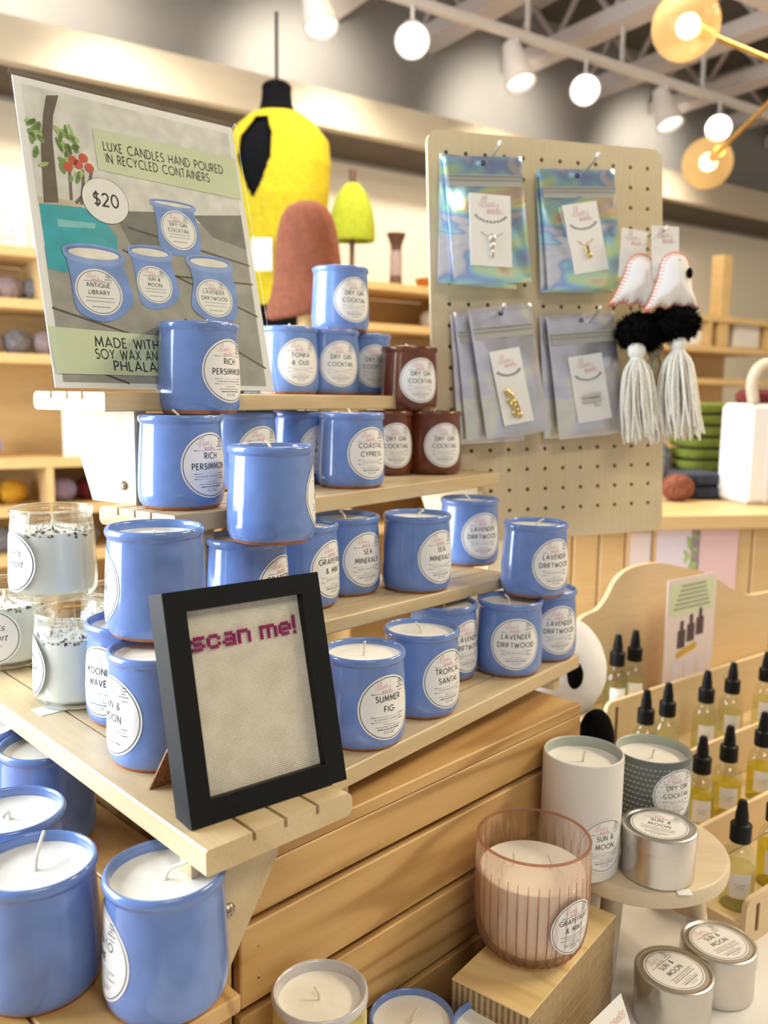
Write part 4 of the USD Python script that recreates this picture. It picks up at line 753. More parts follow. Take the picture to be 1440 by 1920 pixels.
pouch(-.2130, -.1790, .023, .086, .160, .10, .09, 'dull_foil', 'silver pouch with gold leaf earrings, lower left hook', (-.002, -.100, .041, .092, .06, 'leaf', 'gold'), 9)
pouch(-.1085, -.1880, .008, .100, .154, .02, .02, 'dull_foil', 'silver pouch behind the front one, lower right hook', None, 10)
pouch(-.1005, -.1860, .017, .098, .156, .075, .06, 'dull_foil', 'silver pouch with beaded earrings, lower right hook', (.0, -.095, .049, .084, .06, 'bead', 'silver'), 12)
def hook(a, b, w, a2, b2, w2, lab):
    p, q = peg(a, b, .0005), peg(a2, b2, w2); mid = (p*.5+q*.5)-pup*.006
    t = thing('peg_hook', lab, 'hook', tuple(p+[0, 0, ZC]), group='wire peg hooks')
    part(t, 'wire', tube(spline([p+pn*0-p, p+pn*.012-p, mid-p, q-p], 5), .0016, 8), 'steel', True); part(t, 'tip', ball(q-p, .0032, 2), 'white_paint', True)
hook(-.2330, -.0100, 0, -.2085, .0160, .050, 'wire peg hook holding the upper left pouches'); hook(-.1050, -.0150, 0, -.0724, .0122, .050, 'wire peg hook holding the upper right pouches')
hook(-.2210, -.1915, 0, -.2061, -.1774, .040, 'wire peg hook holding the lower left pouches'); hook(-.1010, -.2000, 0, -.0706, -.1779, .040, 'wire peg hook holding the lower right pouches')
hook(.0010, -.0850, 0, .0300, -.0730, .075, 'wire peg hook holding the ghost ornaments')

def ghost(a, b, w, s, tilt, label, seed, eyes):
    p = peg(a, b, w); c, s_ = math.cos(tilt), math.sin(tilt); X = pdx*c+pup*s_; Y = -pdx*s_+pup*c
    t = thing('ghost_ornament', label, 'ornament', tuple(p+[0, 0, ZC]), axes=(X, Y, pn), group='felt ghost ornaments')
    k = (1-w/PD)*PK*s
    cd = part(t, 'hang_card', xf(bx(-.029*k, .029*k, -.095*k, 0, -.0006, 0), np.eye(3), (-.004*k, .0, -.008)), 'white_paper')
    part(cd, 'script_logo', lay(flat(logo(.036*k)), -.0077, (-.004*k, -.018*k, 0)), 'pink_ink')
    out = spline([(-.062, -.158), (-.045, -.130), (-.030, -.095), (-.020, -.062), (.004, -.048), (.030, -.056), (.040, -.085), (.046, -.115), (.058, -.148), (.046, -.151), (.036, -.143), (.020, -.152), (.006, -.143), (-.010, -.153), (-.026, -.146), (-.044, -.156), (-.062, -.158)], 4)*k
    poly = Polygon(out).buffer(0); V, F = trimesh.creation.triangulate_polygon(shapely.segmentize(poly, .004), engine='earcut')
    gx_, gy_ = np.meshgrid(np.arange(poly.bounds[0], poly.bounds[2], .0035), np.arange(poly.bounds[1], poly.bounds[3], .0035)); inside = shapely.contains_xy(poly.buffer(-.0015), gx_, gy_)
    pts2 = np.vstack([np.array(shapely.segmentize(poly.exterior, .004).coords)[:-1], np.stack([gx_[inside], gy_[inside]], 1)])
    from scipy.spatial import Delaunay
    tri = Delaunay(pts2).simplices; cen = pts2[tri].mean(1); tri = tri[shapely.contains_xy(poly, cen[:, 0], cen[:, 1])]
    d_ = shapely.distance(poly.exterior, shapely.points(pts2)); hgt = .016*np.sqrt(np.clip(d_/.028, 0, 1)); a_ = pts2[tri]; cr2 = (a_[:, 1, 0]-a_[:, 0, 0])*(a_[:, 2, 1]-a_[:, 0, 1])-(a_[:, 1, 1]-a_[:, 0, 1])*(a_[:, 2, 0]-a_[:, 0, 0]); tri = np.where((cr2 < 0)[:, None], tri[:, ::-1], tri)
    body = trimesh.Trimesh(np.vstack([np.c_[pts2, hgt], np.c_[pts2, -hgt*.3]]), np.vstack([tri, tri[:, ::-1]+len(pts2)]), process=False); part(t, 'felt_body', body, 'white_felt', True)
    ex = shapely.segmentize(poly.exterior, .003); st_ = []
    L_ = ex.length
    for q in np.arange(0, L_, .0052):
        o_ = np.array(ex.interpolate(q).coords[0]); i_ = np.array(poly.buffer(-.0042).exterior.interpolate(poly.buffer(-.0042).exterior.project(Point(o_))).coords[0]) if q % .0208 < .006 or True else o_
        st_.append(tube([(o_[0], o_[1], .0015), (*((o_+i_)/2), .0050), (i_[0], i_[1], .0068)], .00065, 5))
    st_.append(tube([(*q, .0012) for q in np.array(ex.coords)[::2]], .00065, 5))
    part(t, 'blanket_stitch', cat_m(st_), 'orange_thread', True)
    if eyes:
        part(t, 'eye', ball((.018*k, -.088*k, .0165), .0068*k, 2, (1, 1.5, .35)) if False else xf(ball((0, 0, 0), .0066*k, 2, (1, 1.5, .35)), np.eye(3), (.0265*k, -.0885*k, .0135)), 'black_yarn', True); part(t, 'eye', xf(ball((0, 0, 0), .0024*k, 1, (1, 1, .4)), np.eye(3), (.008*k, -.066*k, .0105)), 'black_yarn', True)
ghost(-.0110, -.0760, .050, .66, -.10, 'felt ghost ornament behind, only its stitched edge showing', 31, False)
ghost(.0360, -.0690, .070, .72, .0, 'felt ghost ornament in front with two black eyes', 32, True)
def fuzz(c, r, scale, n, seed, ln):
    g = np.random.default_rng(seed); b = trimesh.creation.icosphere(3, 1.0); v = b.vertices; b.vertices = v*r*np.array(scale)*(1+.10*(meshkit.noise(v*9+seed, seed)[:, None]-.5)); d = g.normal(size=(n, 3)); d /= np.linalg.norm(d, axis=1, keepdims=True); sp = []
    p0 = d*r*np.array(scale)*.97; p1 = d*(r*np.array(scale)+ln)+g.normal(size=(n, 3))*ln*.35; wv = np.cross(d, g.normal(size=(n, 3))); wv = wv/np.linalg.norm(wv, axis=1, keepdims=True)*.0011
    V = np.stack([p0-wv, p0+wv, p1], 1).reshape(-1, 3); F = np.arange(3*n).reshape(-1, 3)
    t = trimesh.util.concatenate([b, trimesh.Trimesh(V, F, process=False), trimesh.Trimesh(V, F[:, ::-1], process=False)]); t.apply_translation(c); return t
for (a, b, w, lab, sd) in ((-.0110, -.2090, .045, 'fluffy black pompom, left of the two under the ghosts', 41), (.0420, -.1960, .060, 'fluffy black pompom, right of the two under the ghosts', 42)):
    p = peg(a, b, w); t = thing('black_pompom', lab, 'pompom', tuple(p+[0, 0, ZC]), axes=(pdx, pup, pn), group='black pompoms'); part(t, 'yarn_ball', fuzz((0, 0, 0), .031, (1.15, .86, .8), 1500, sd, .005), 'black_yarn'); part(t, 'hanging_thread', tube([(0, .020, 0), (0, .055, -.004)], .0009, 6), 'black_yarn')
def tassel(a, b, w, H, label, yarn, seed, sway):
    g = np.random.default_rng(seed); p = peg(a, b, w); t = thing('yarn_tassel', label, 'tassel', tuple(p+[0, 0, ZC]), axes=(pdx, pup, pn), group='yarn tassels')
    part(t, 'knot', fuzz((0, -.010, 0), .0125, (1, 1.05, .9), 120, seed, .0012), yarn, True); part(t, 'binding', lathe([(.0085, -.024), (.0100, -.0225), (.0085, -.021)], 20) if False else xf(lathe([(.0080, -.002), (.0096, 0), (.0080, .002)], 20), [[1, 0, 0], [0, 0, -1], [0, 1, 0]], (0, -.0215, 0)), yarn, True)
    st_ = []
    for k in range(110):
        q = g.uniform(0, 6.283); rr_ = math.sqrt(g.uniform(0, 1)); x1, z1 = .031*rr_*math.cos(q), .018*rr_*math.sin(q); sx = sway*(.4+rr_*.6)*g.uniform(.4, 1.3); wob = g.normal(0, .0025, 2)
        pts = spline([(.007*rr_*math.cos(q), -.020, .007*rr_*math.sin(q)), (x1*.75, -.040, z1*.8), (x1+wob[0]+sx*.3, -.020-.55*H, z1), (x1*1.08+sx+wob[1], -.020-H*g.uniform(.86, 1.04), z1)], 3); st_.append(tube(pts, .0015, 5))
    part(t, 'strands', cat_m(st_), yarn, True, kind='stuff')
tassel(.0120, -.2230, .030, .095, 'beige yarn tassel hanging behind the two white ones', 'beige_yarn', 53, .002)
tassel(-.0170, -.2230, .055, .115, 'white yarn tassel hanging left under the pompoms', 'white_yarn', 51, .010)
tassel(.0470, -.2120, .065, .122, 'white yarn tassel hanging right under the pompoms', 'white_yarn', 52, .010)

# ------------------------------------------------------------------ tiered plywood rack of dropper bottles
RU, RL = dirs(37)
def rk(u, l, z): q = RU*u+RL*l; return (q[0], q[1], z+ZC)
rack = thing('bottle_rack', 'tiered plywood rack with a wavy back board holding dropper bottles', 'bottle rack', rk(0, 0, TABLE), axes=(RU, RL, (0, 0, 1)))
stand_up = np.array([[1, 0, 0], [0, 0, 1], [0, -1, 0]], float)          # flat outline (x, y) -> stands in x, z with its thickness towards -y
ptop, ptier, pl_, ps = [-.544, -.528, -.499, -.446], [-.586, -.5685, -.542, -.495], [.457, .565, .670, .772], [.846, .900, .950, .995]
for k in range(4):
    zt, zb = ptop[k]-TABLE, (0.0 if k == 0 else ptier[k-1]-TABLE+.0005)
    sh = rrect(ps[k], 1.62, zb, zt, .012).union(sbox(ps[k]+.02, zb, 1.62, zb+.02)).union(sbox(ps[k], zb, ps[k]+.03, zb+.013))
    slot = sbox(ps[k]+.020, zb+.012, ps[k]+.028, zt-.010)
    part(rack, 'front_panel', xf(extrude(sh.difference(slot), .006), stand_up, (0, pl_[k], 0)), 'ply_panel')
    part(rack, 'panel_tab', xf(extrude(slot.buffer(-.0004), .0052), stand_up, (0, pl_[k]+.0008, 0)), 'groove')
    part(rack, 'tier_shelf', bx(ps[k]+.006, 1.62, pl_[k]+.0005, (pl_[k+1]-.0065 if k < 3 else .860), ptier[k]-TABLE-.006, ptier[k]-TABLE), 'ply_panel')
    part(rack, 'side_board', bx(ps[k], ps[k]+.006, pl_[k]+.0005, (pl_[k+1]-.0065 if k < 3 else .860), 0, ptier[k]-TABLE+.012), 'ply_panel')
wv_ = spline([(1.000, -.372), (1.023, -.359), (1.050, -.343), (1.084, -.336), (1.106, -.319), (1.128, -.292), (1.165, -.277), (1.235, -.276), (1.300, -.289), (1.391, -.312), (1.46, -.345), (1.53, -.37), (1.62, -.375)], 5)
part(rack, 'back_board', xf(extrude(Polygon([(1.0, 0)]+[(u, z-TABLE) for u, z in wv_]+[(1.62, 0)]), .008), stand_up, (0, .870, 0)), 'ply_panel')
BH = .130
def dropper(loc, label, oil, first=None):
    if first: return copy_of(first, 'dropper_bottle', label, loc, math.atan2(-loc[0], loc[1])+math.radians(10))
    t = thing('dropper_bottle', label, 'dropper bottle', loc, math.atan2(-loc[0], loc[1])+math.radians(10), 'dropper bottles on the tiered rack')
    part(t, 'glass_body', lathe([(0, 0), (.0175, 0), (.0192, .0015), (.0195, .004), (.0195, .056), (.0188, .0625), (.0165, .0685), (.0125, .0730), (.0100, .0765), (.0098, .0850)], 40), 'bottle_glass', 40)
    part(t, 'oil', lathe([(0, .0030), (.0165, .0030), (.0182, .0050), (.0182, .050), (0, .0505)], 32), oil, 30)
    cp = part(t, 'dropper_cap', lathe([(.0098, .0800), (.0118, .0802), (.0120, .0810), (.0120, .1000), (.0112, .1012), (.0085, .1020), (.0078, .1030), (.0074, .1120), (.0060, .1200), (.0054, .1260), (.0040, .1295), (0, .1300)], 32), 'rubber', 40)
    a = np.linspace(-.62, .62, 13); V = np.array([(.0198*math.sin(q), -.0198*math.cos(q), z) for q in a for z in (.018, .048)]); F = np.array([(2*i, 2*i+2, 2*i+3) for i in range(12)]+[(2*i, 2*i+3, 2*i+1) for i in range(12)])
    lb = part(t, 'paper_label', (V, F), 'white_paper', True)
    part(lb, 'print', (lambda v, f: (np.stack([.01992*np.sin(v[:, 0]/.0198), -.01992*np.cos(v[:, 0]/.0198), v[:, 1]+.033], 1), f))(*join2([hline(-.006, .006, .002, .0006), hline(-.004, .004, -.001, .0004), hline(-.005, .005, -.003, .0004)])), 'grey_ink')
    return t
rows = [(3, 'pale_oil', [(.896, .492)], ['front']), (2, 'oil', [(.988, .603), (1.052, .603), (1.140, .603), (1.215, .603)], None), (1, 'pale_oil', [(1.014, .712), (1.066, .712), (1.166, .712), (1.238, .712), (1.340, .712)], None), (0, 'pale_oil', [(1.078, .815), (1.122, .815)], None)]
ordn = ['leftmost', 'second from left', 'third from left', 'fourth from left', 'last']
rown = {3: 'lowest front tier', 2: 'second tier', 1: 'third tier', 0: 'top tier'}
first = {}
for r_, oil, spots, _ in rows:
    for k, (u, l) in enumerate(spots):
        lb = f"pale dropper bottle with black cap, {'alone' if len(spots) == 1 else ordn[k]} on the {rown[r_]}" if oil != 'oil' else f"dropper bottle of golden yellow oil, {ordn[k]} on the {rown[r_]}"
        loc = rk(u, l, ptier[3-r_]); d = dropper(loc, lb, oil, first.get(oil)); first.setdefault(oil, d)
dropper(rk(.975, .492, ptier[0]), 'dropper bottle of golden oil at the right picture edge, lowest tier', 'oil', first['oil'])
# printed card before the wavy board
cs = thing('price_card', 'upright printed card with a green band and three dark bottles, behind the rack tiers', 'card sign', rk(1.186, .806, -.494), axes=(RU, RL, (0, 0, 1)))
part(cs, 'card', xf(extrude(sbox(0, 0, .140, .203), .0012), stand_up, (0, 0, 0)), 'pink_wash')
up2 = lambda shp, off: xf(trimesh.Trimesh(*lay(flat(shp), 0), process=False), stand_up, (0, -.0012-off, 0))
part(cs, 'green_band', up2(sbox(.008, .140, .132, .195), .0003), 'green_print'); part(cs, 'band_words', up2(unary_union([sbox(.018+.004*k, .150+.0075*k, .122-.003*k, .1535+.0075*k) for k in range(6)]), .0006), 'print_plank')
for k in range(3): part(cs, 'printed_bottle', up2(unary_union([sbox(.036+.026*k, .085+.008*k, .054+.026*k, .112+.008*k), sbox(.042+.026*k, .112+.008*k, .048+.026*k, .128+.008*k)]).buffer(.002), .0003), 'dark_print')
part(cs, 'amber_strip', up2(LineString([(.038, .072), (.085, .082)]).buffer(.006), .0003), 'amber_print')
for k in range(3): part(cs, 'print_column', up2(sbox(.022+.036*k, .006, .048+.036*k, .060), .0003), 'lilac_paper')

# ------------------------------------------------------------------ plush panda behind the crate
pd_ = thing('plush_panda', 'white and black plush panda peeking out behind the crate', 'plush toy', (.232, 1.128, TABLE+ZC), math.radians(-12))
def furry(c, r, sc, seed, sub=4, amp=.06): b = trimesh.creation.icosphere(sub, 1.0); v = b.vertices; b.vertices = v*r*np.array(sc)*(1+amp*(meshkit.fbm(v*3+seed, 4, seed)[:, None]-.5))+np.array(c); return b
part(pd_, 'head_and_body', cat_m([furry((0, 0, .075), .075, (1, .85, 1.0), 1), furry((.005, -.012, .240), .066, (1.02, .92, 1.10), 2), furry((.004, -.05, .205), .026, (1.1, .8, .8), 5, 3)]), 'white_felt', True)
for sx in (-1, 1):
    part(pd_, 'ear', furry((.005+sx*.020, .060, .262), .019, (1, .6, 1), 3+sx, 3), 'black_yarn', True); part(pd_, 'eye_patch', furry((.005+sx*.024, -.066, .248), .015, (.8, .5, 1.25), 6+sx, 3), 'black_yarn', True)
    part(pd_, 'arm', furry((sx*.058+.004, -.034, .155), .026, (.9, .9, 1.5), 8+sx, 3), 'black_yarn', True); part(pd_, 'foot', furry((sx*.045, -.068, .034), .033, (.9, 1.1, .95), 12+sx, 3), 'black_yarn', True)
part(pd_, 'nose', furry((.004, -.071, .212), .007, (1.3, .7, .8), 9, 2), 'black_yarn', True)

# ------------------------------------------------------------------ sales counter at the right with bag and cards
CU, CL = dirs(11)
c0 = np.array([.30, 1.86]); CT = -.256
ct = thing('sales_counter', 'pine plank sales counter behind the dropper bottles', 'counter', (c0[0], c0[1], 0), axes=(CU, CL, (0, 0, 1)))
part(ct, 'counter_top', bx(-.03, 1.9, -.03, .62, CT+ZC-.035, CT+ZC, .003), 'counter_wood')
for k in range(26):
    x0 = .0+k*.0640; part(ct, 'front_plank', bx(x0, x0+.0610, 0, .016, .06, CT+ZC-.0355, .003), 'counter_wood')
part(ct, 'backing', bx(.0, 1.66, .0175, .030, .06, CT+ZC-.0356), 'groove'); part(ct, 'end_board', bx(-.005, .018, .031, .6, .0, CT+ZC-.0355), 'counter_wood'); part(ct, 'end_board', bx(1.67, 1.69, .0, .6, .0, CT+ZC-.0355), 'counter_wood'); part(ct, 'plinth', bx(.02, 1.66, .02, .58, 0, .058), 'counter_wood')
def on_counter(u, l, z=CT): q = c0+CU[:2]*u+CL[:2]*l; return (q[0], q[1], z+ZC)
def wallcard(name, label, cat, u, z0, w, h, m_, prints=()):
    t = thing(name, label, cat, on_counter(u, -.0005, z0), axes=(CU, CL, (0, 0, 1)), group=None); part(t, 'card', xf(extrude(sbox(0, 0, w, h), .0012), stand_up, (0, 0, 0)), m_)
    for nm, shp, pm in prints: part(t, nm, up2(shp, .0002), pm)
g_ = np.random.default_rng(9); leafs = unary_union([affinity.rotate(affinity.scale(Point(.085+g_.uniform(-.012, .012), q).buffer(1, quad_segs=3), .004, .010), g_.uniform(-60, 60)) for q in np.linspace(.01, .095, 12)])
wallcard('greeting_card', 'pink card hanging on the counter front', 'card', .415, -.500, .120, .205, 'pink_paper')
wallcard('greeting_card', 'lilac card with green leaves hanging on the counter front', 'card', .330, -.405, .108, .110, 'lilac_paper', [('printed_leaves', leafs, 'leafy_print')])
wallcard('greeting_card', 'small peach card on the counter front beside the wavy board', 'card', .265, -.395, .050, .095, 'pink_wash')
tt = thing('tote_bag', 'white tote bag with a tan handle standing on the counter', 'tote bag', on_counter(.625, .12), axes=(CU, CL, (0, 0, 1)))
tb_ = bx(0, .300, 0, .13, 0, .250, .012); v = tb_.vertices; part(tt, 'bag_body', tb_, 'white_cloth', 20); part(tt, 'bag_seam', tube([(.055, -.0012, .004), (.052, -.0012, .245)], .0015, 6), 'white_paint'); part(tt, 'wine_lining', bx(.02, .285, .02, .11, .245, .285, .012), 'wine_cloth', 20)
part(tt, 'handle', tube(spline([(.020, .02, .250), (.012, .02, .300), (.030, .02, .338), (.075, .02, .350), (.20, .02, .352), (.262, .02, .335), (.280, .02, .290), (.275, .02, .250)], 6), .014, 10), 'tan_strap', True)
def folded(name, label, cat, loc, w, d, h, m_, rz=0, seed=1):
    n = max(2, int(h/.03)); t = thing(name, label, cat, loc, rz)
    for k in range(n):
        b = trimesh.creation.icosphere(3, 1.0); v = b.vertices; sg = np.sign(v)*np.abs(v)**.45; b.vertices = sg*np.array([w/2, d/2, h/n/2*1.02])*(1+.05*(meshkit.fbm(v*2+seed+k, 3, seed)[:, None]-.5))+[0, 0, h/n*(k+.5)]; part(t, 'fold', b, m_, True)
folded('folded_sweater', 'stack of folded olive green knitwear on the counter beside the tote bag', 'knitwear', on_counter(.700, .42), .18, .16, .25, 'olive_knit', .2, 3)
folded('folded_sweater', 'folded navy cloth on the counter in front of the olive knitwear', 'knitwear', on_counter(.600, .30), .12, .14, .07, 'navy_cloth', .2, 4)
def yarn(name, label, loc, r, m_, group=None, seed=1, sc=(1, 1, .85)):
    t = thing(name, label, 'yarn', loc, group=group); g = np.random.default_rng(seed); b = furry((0, 0, r*sc[2]), r*.97, sc, seed, 3, .05); part(t, 'core', b, m_, True); st_ = []
    for k in range(16):
        n_ = g.normal(size=3); n_ /= np.linalg.norm(n_); a = np.cross(n_, [.3, .5, .8]); a /= np.linalg.norm(a); c = np.cross(n_, a); th = np.linspace(0, 2*np.pi, 22); off = g.uniform(-.5, .5); q = math.sqrt(1-off*off)
        st_.append(tube((np.outer(np.cos(th), a)+np.outer(np.sin(th), c))*r*q*np.array(sc)+n_*off*r*np.array(sc)+[0, 0, r*sc[2]], r*.055, 5))
    part(t, 'wound_strands', cat_m(st_), m_, True, kind='stuff'); return t
yarn('yarn_skein', 'grey yarn skein on the counter, left of the olive knitwear', on_counter(.560, .45), .055, 'grey_yarn', None, 5, (.8, .8, 1.3)); yarn('yarn_skein', 'rust orange yarn ball on the counter, beside the pegboard edge', on_counter(.500, .22), .040, 'rust_knit', None, 6)

# ------------------------------------------------------------------ the shop room
WU, WL = dirs(33)
def room(u0, u1, l0, l1, z0, z1, bev=0): b = bx(u0, u1, l0, l1, z0, z1, bev); vv = b.vertices; q = vv[:, :1]*WU+vv[:, 1:2]*WL; q[:, 2] = vv[:, 2]+ZC; b.vertices = q; return b
def rm(u, l, z): q = WU*u+WL*l; return (q[0], q[1], z+ZC)
WO = 4.11; CEIL = 2.25
struct('floor', bx(-2.6, 6.2, -2.6, 8.5, -.05, 0), 'floor_concrete')
struct('wall_back', room(-1.2, 8.0, WO, WO+.10, -ZC, 1.22), 'wall_paint'); struct('wall_back_upper', room(-1.2, 8.0, WO-.02, WO+.10, 1.2201, CEIL), 'upper_wall')
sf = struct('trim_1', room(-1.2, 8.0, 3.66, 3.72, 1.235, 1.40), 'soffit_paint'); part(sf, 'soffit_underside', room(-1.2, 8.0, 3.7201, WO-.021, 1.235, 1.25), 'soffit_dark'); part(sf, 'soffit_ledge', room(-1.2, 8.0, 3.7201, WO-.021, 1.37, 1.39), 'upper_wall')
struct('ceiling', bx(-2.6, 6.2, -2.6, 8.5, CEIL+ZC, CEIL+ZC+.08), 'deck')
wl = struct('wall_left', cat_m([bx(-2.50, -2.40, -2.6, -.25, 0, 3.6), bx(-2.50, -2.40, 1.75, 8.5, 0, 3.6), bx(-2.50, -2.40, -.25, 1.75, 0, .70), bx(-2.50, -2.40, -.25, 1.75, 2.80, 3.6)]), 'wall_paint')
wn = struct('window_1', cat_m([bx(-2.46, -2.42, -.25, -.20, .70, 2.80), bx(-2.46, -2.42, 1.70, 1.75, .70, 2.80), bx(-2.46, -2.42, -.20, 1.70, .70, .75), bx(-2.46, -2.42, -.20, 1.70, 2.75, 2.80), bx(-2.455, -2.425, .735, .765, .75, 2.75)]), 'white_paint'); part(wn, 'pane', bx(-2.443, -2.437, -.20, 1.70, .75, 2.75), 'acrylic')
struct('wall_right', bx(6.1, 6.2, -2.6, 8.5, 0, 3.6), 'wall_paint')
# bar joists under the roof deck, track and lamp heads
for k in range(13):
    u0 = -.35+k*.64; t = thing('ceiling_joist', f'pinkish white open web ceiling joist, {("first second third fourth fifth sixth seventh eighth ninth tenth eleventh twelfth thirteenth".split())[k]} from left', 'ceiling joist', rm(u0, 0, 0), axes=(WU, WL, (0, 0, 1)), group='ceiling joists'); part(t, 'bottom_chord', bx(-.07, .07, -1.2, WO-.03, 1.87, 1.95), 'joist_paint'); part(t, 'top_chord', bx(-.05, .05, -1.2, WO-.03, CEIL-.06, CEIL-.002), 'joist_paint')
    web = []
    for q in range(13): y0 = -1.1+q*.4; web += [tube([(0, y0, 1.95), (0, y0+.2, CEIL-.06)], .016, 6), tube([(0, y0+.2, CEIL-.06), (0, y0+.4, 1.95)], .016, 6)]
    part(t, 'web_rods', cat_m(web), 'joist_paint', True)
for k, l in enumerate((1.6, 2.6)):
    solo('ceiling_conduit', room(-1.0, 7.5, l-.03, l+.03, 1.80, 1.869), 'joist_paint', ('near', 'far')[k]+' pale conduit crossing under the ceiling joists', 'conduit')
trk = thing('light_track', 'white light track under the joists along the back wall', 'light track', rm(0, 3.22, 0), axes=(WU, WL, (0, 0, 1))); part(trk, 'rail', bx(-.6, 6.5, -.02, .02, 1.65, 1.685), 'fixture_white'); [part(trk, 'hanger', bx(q-.008, q+.008, -.008, .008, 1.686, 1.869), 'fixture_white') for q in np.arange(-.35, 6.5, .64)]
hdn = ['first', 'second', 'third', 'fourth', 'fifth', 'sixth', 'seventh', 'eighth', 'ninth', 'tenth']
for k, u in enumerate((1.18, 1.737, 2.20, 2.79, 3.24, 3.84, 4.29, 4.90, .60)):
    bright = k % 2 == 0
    base = np.array(rm(u, 3.22, 1.65)); aim = (np.array([0, 0, 0.2])-np.array(rm(u, 3.22, 1.45))+[0, 0, ZC-1.3]) if bright else np.array([*(-WL[:2]*.42), -1.0]); aim = aim/np.linalg.norm(aim)
    X = np.cross([.1, .9, .3], aim); X /= np.linalg.norm(X); Y = np.cross(aim, X)
    t = thing('track_lamp', f'white track lamp head, {hdn[k] if k < 8 else "outermost"} along the ceiling track'+(' and glaring at the camera' if bright else ' aimed down'), 'track lamp', tuple(base), axes=None, group=None)
    part(t, 'stem', tube([(0, 0, 0), (0, 0, -.10)], .008, 8), 'fixture_white'); c = np.array([0, 0, -.12])
    part(t, 'lamp_can', xf(lathe([(0, -.12), (.040, -.115), (.050, -.07), (.070, .085), (.074, .095), (.066, .096), (.062, .080)], 24), [X, Y, aim], c), 'fixture_white', 40)
    part(t, 'lamp_face', xf(lathe([(0, .080), (.063, .080)], 24), [X, Y, -aim] if False else [X, Y, aim], c), 'lamp_glow' if bright else 'lamp_soft')
for k, u in enumerate((.75, 2.0, 3.3, 4.6)):
    p = np.array(rm(u, 3.50, 1.72)); q = np.array(rm(u+.1, WO, 1.52)); L = light('SphereLight', f'wall_washer_{k:03d}', p, q, 1300.0, (1, .90, .76), Radius=.03)
    sh = UsdLux.ShapingAPI.Apply(L.GetPrim()); sh.CreateShapingConeAngleAttr(50.0); sh.CreateShapingConeSoftnessAttr(.8)
for k, u in enumerate((1.0, 2.0, 3.0, 4.3)):
    p = np.array(rm(u, 3.22, 1.42)); q = np.array(rm(u+.15, WO, .55)); L = light('SphereLight', f'track_spot_{k:03d}', p, q, 900.0, (1, .88, .70), Radius=.035)
    sh = UsdLux.ShapingAPI.Apply(L.GetPrim()); sh.CreateShapingConeAngleAttr(52.0); sh.CreateShapingConeSoftnessAttr(.8)
# amber globe chandelier
ch = thing('globe_chandelier', 'brass chandelier with amber glass globes hanging at upper right', 'chandelier', (0, 0, ZC))
def at_px(x, y, z): return np.array([x, y, z])
gl_pts = [(.985, 2.75, 1.17), (1.37, 3.65, 1.02), (1.30, 2.72, .78), (1.55, 3.0, 1.25)]
hub = np.array([1.38, 3.05, 1.10]); part(ch, 'stem', tube([hub, (hub[0], hub[1], 1.869)], .010, 8), 'brass', True); part(ch, 'hub', ball(hub, .035, 2), 'brass', True)
for x, y, z in [(.889, 2.75, 1.12), (1.30, 3.65, .96), (1.62, 3.10, 1.02), (1.60, 2.80, .90)]:
    p = np.array([x, y, z]); d = (hub-p)/np.linalg.norm(hub-p); r = .100
    a = part(ch, 'arm', tube([hub, p+d*r*.9], .009, 8), 'brass', True); part(a, 'socket', tube([p+d*r*.98, p+d*r*.45], .022, 12), 'brass', 30)
    g2 = part(ch, 'amber_globe', ball(p, r, 4), 'amber_glass', True); part(g2, 'bulb', ball(p+d*r*.1, .036, 1), 'bulb_glow', True)
# long pine shelving along the wall
SZ = [.50, .32, .13, -.245, -.42, -.60]
def shelf_unit(u0, u1, label):
    t = thing('wall_shelf', label, 'shelf unit', rm(0, 0, -ZC), axes=(WU, WL, (0, 0, 1)))
    for z in SZ+[-.95]: part(t, 'shelf_board', bx(u0, u1, 3.28, 3.615, z-.035+ZC, z+ZC, .003), 'shelf_pine')
    part(t, 'back_panel', bx(u0, u1, 3.616, 3.630, .02, SZ[0]+ZC-.036), 'shelf_pine')
    for u in np.arange(u0, u1+.01, (u1-u0)/round((u1-u0)/.62)):
        zz = [z for z in SZ if z != .13]+[-.95, -ZC+.036]
        for k in range(len(zz)-1): part(t, 'divider', bx(u-.012, u+.012, 3.281, 3.6155, zz[k+1]+ZC+.0005, zz[k]+ZC-.0355), 'shelf_pine') if k not in (1,) else None
shelf_unit(.05, 1.29, 'pine wall shelf with yarn at the left, behind the poster'); shelf_unit(1.32, 5.04, 'long pine wall shelf along the back wall, behind the pegboard')
cols = ['mauve_yarn', 'grey_yarn', 'cream_yarn', 'lilac_yarn', 'mustard_yarn', 'maroon_yarn', 'teal_yarn', 'rust_knit']
cname = {'mauve_yarn': 'mauve', 'grey_yarn': 'grey', 'cream_yarn': 'cream', 'lilac_yarn': 'lilac', 'mustard_yarn': 'mustard', 'maroon_yarn': 'maroon', 'teal_yarn': 'dark teal', 'rust_knit': 'rust'}
proto = {}
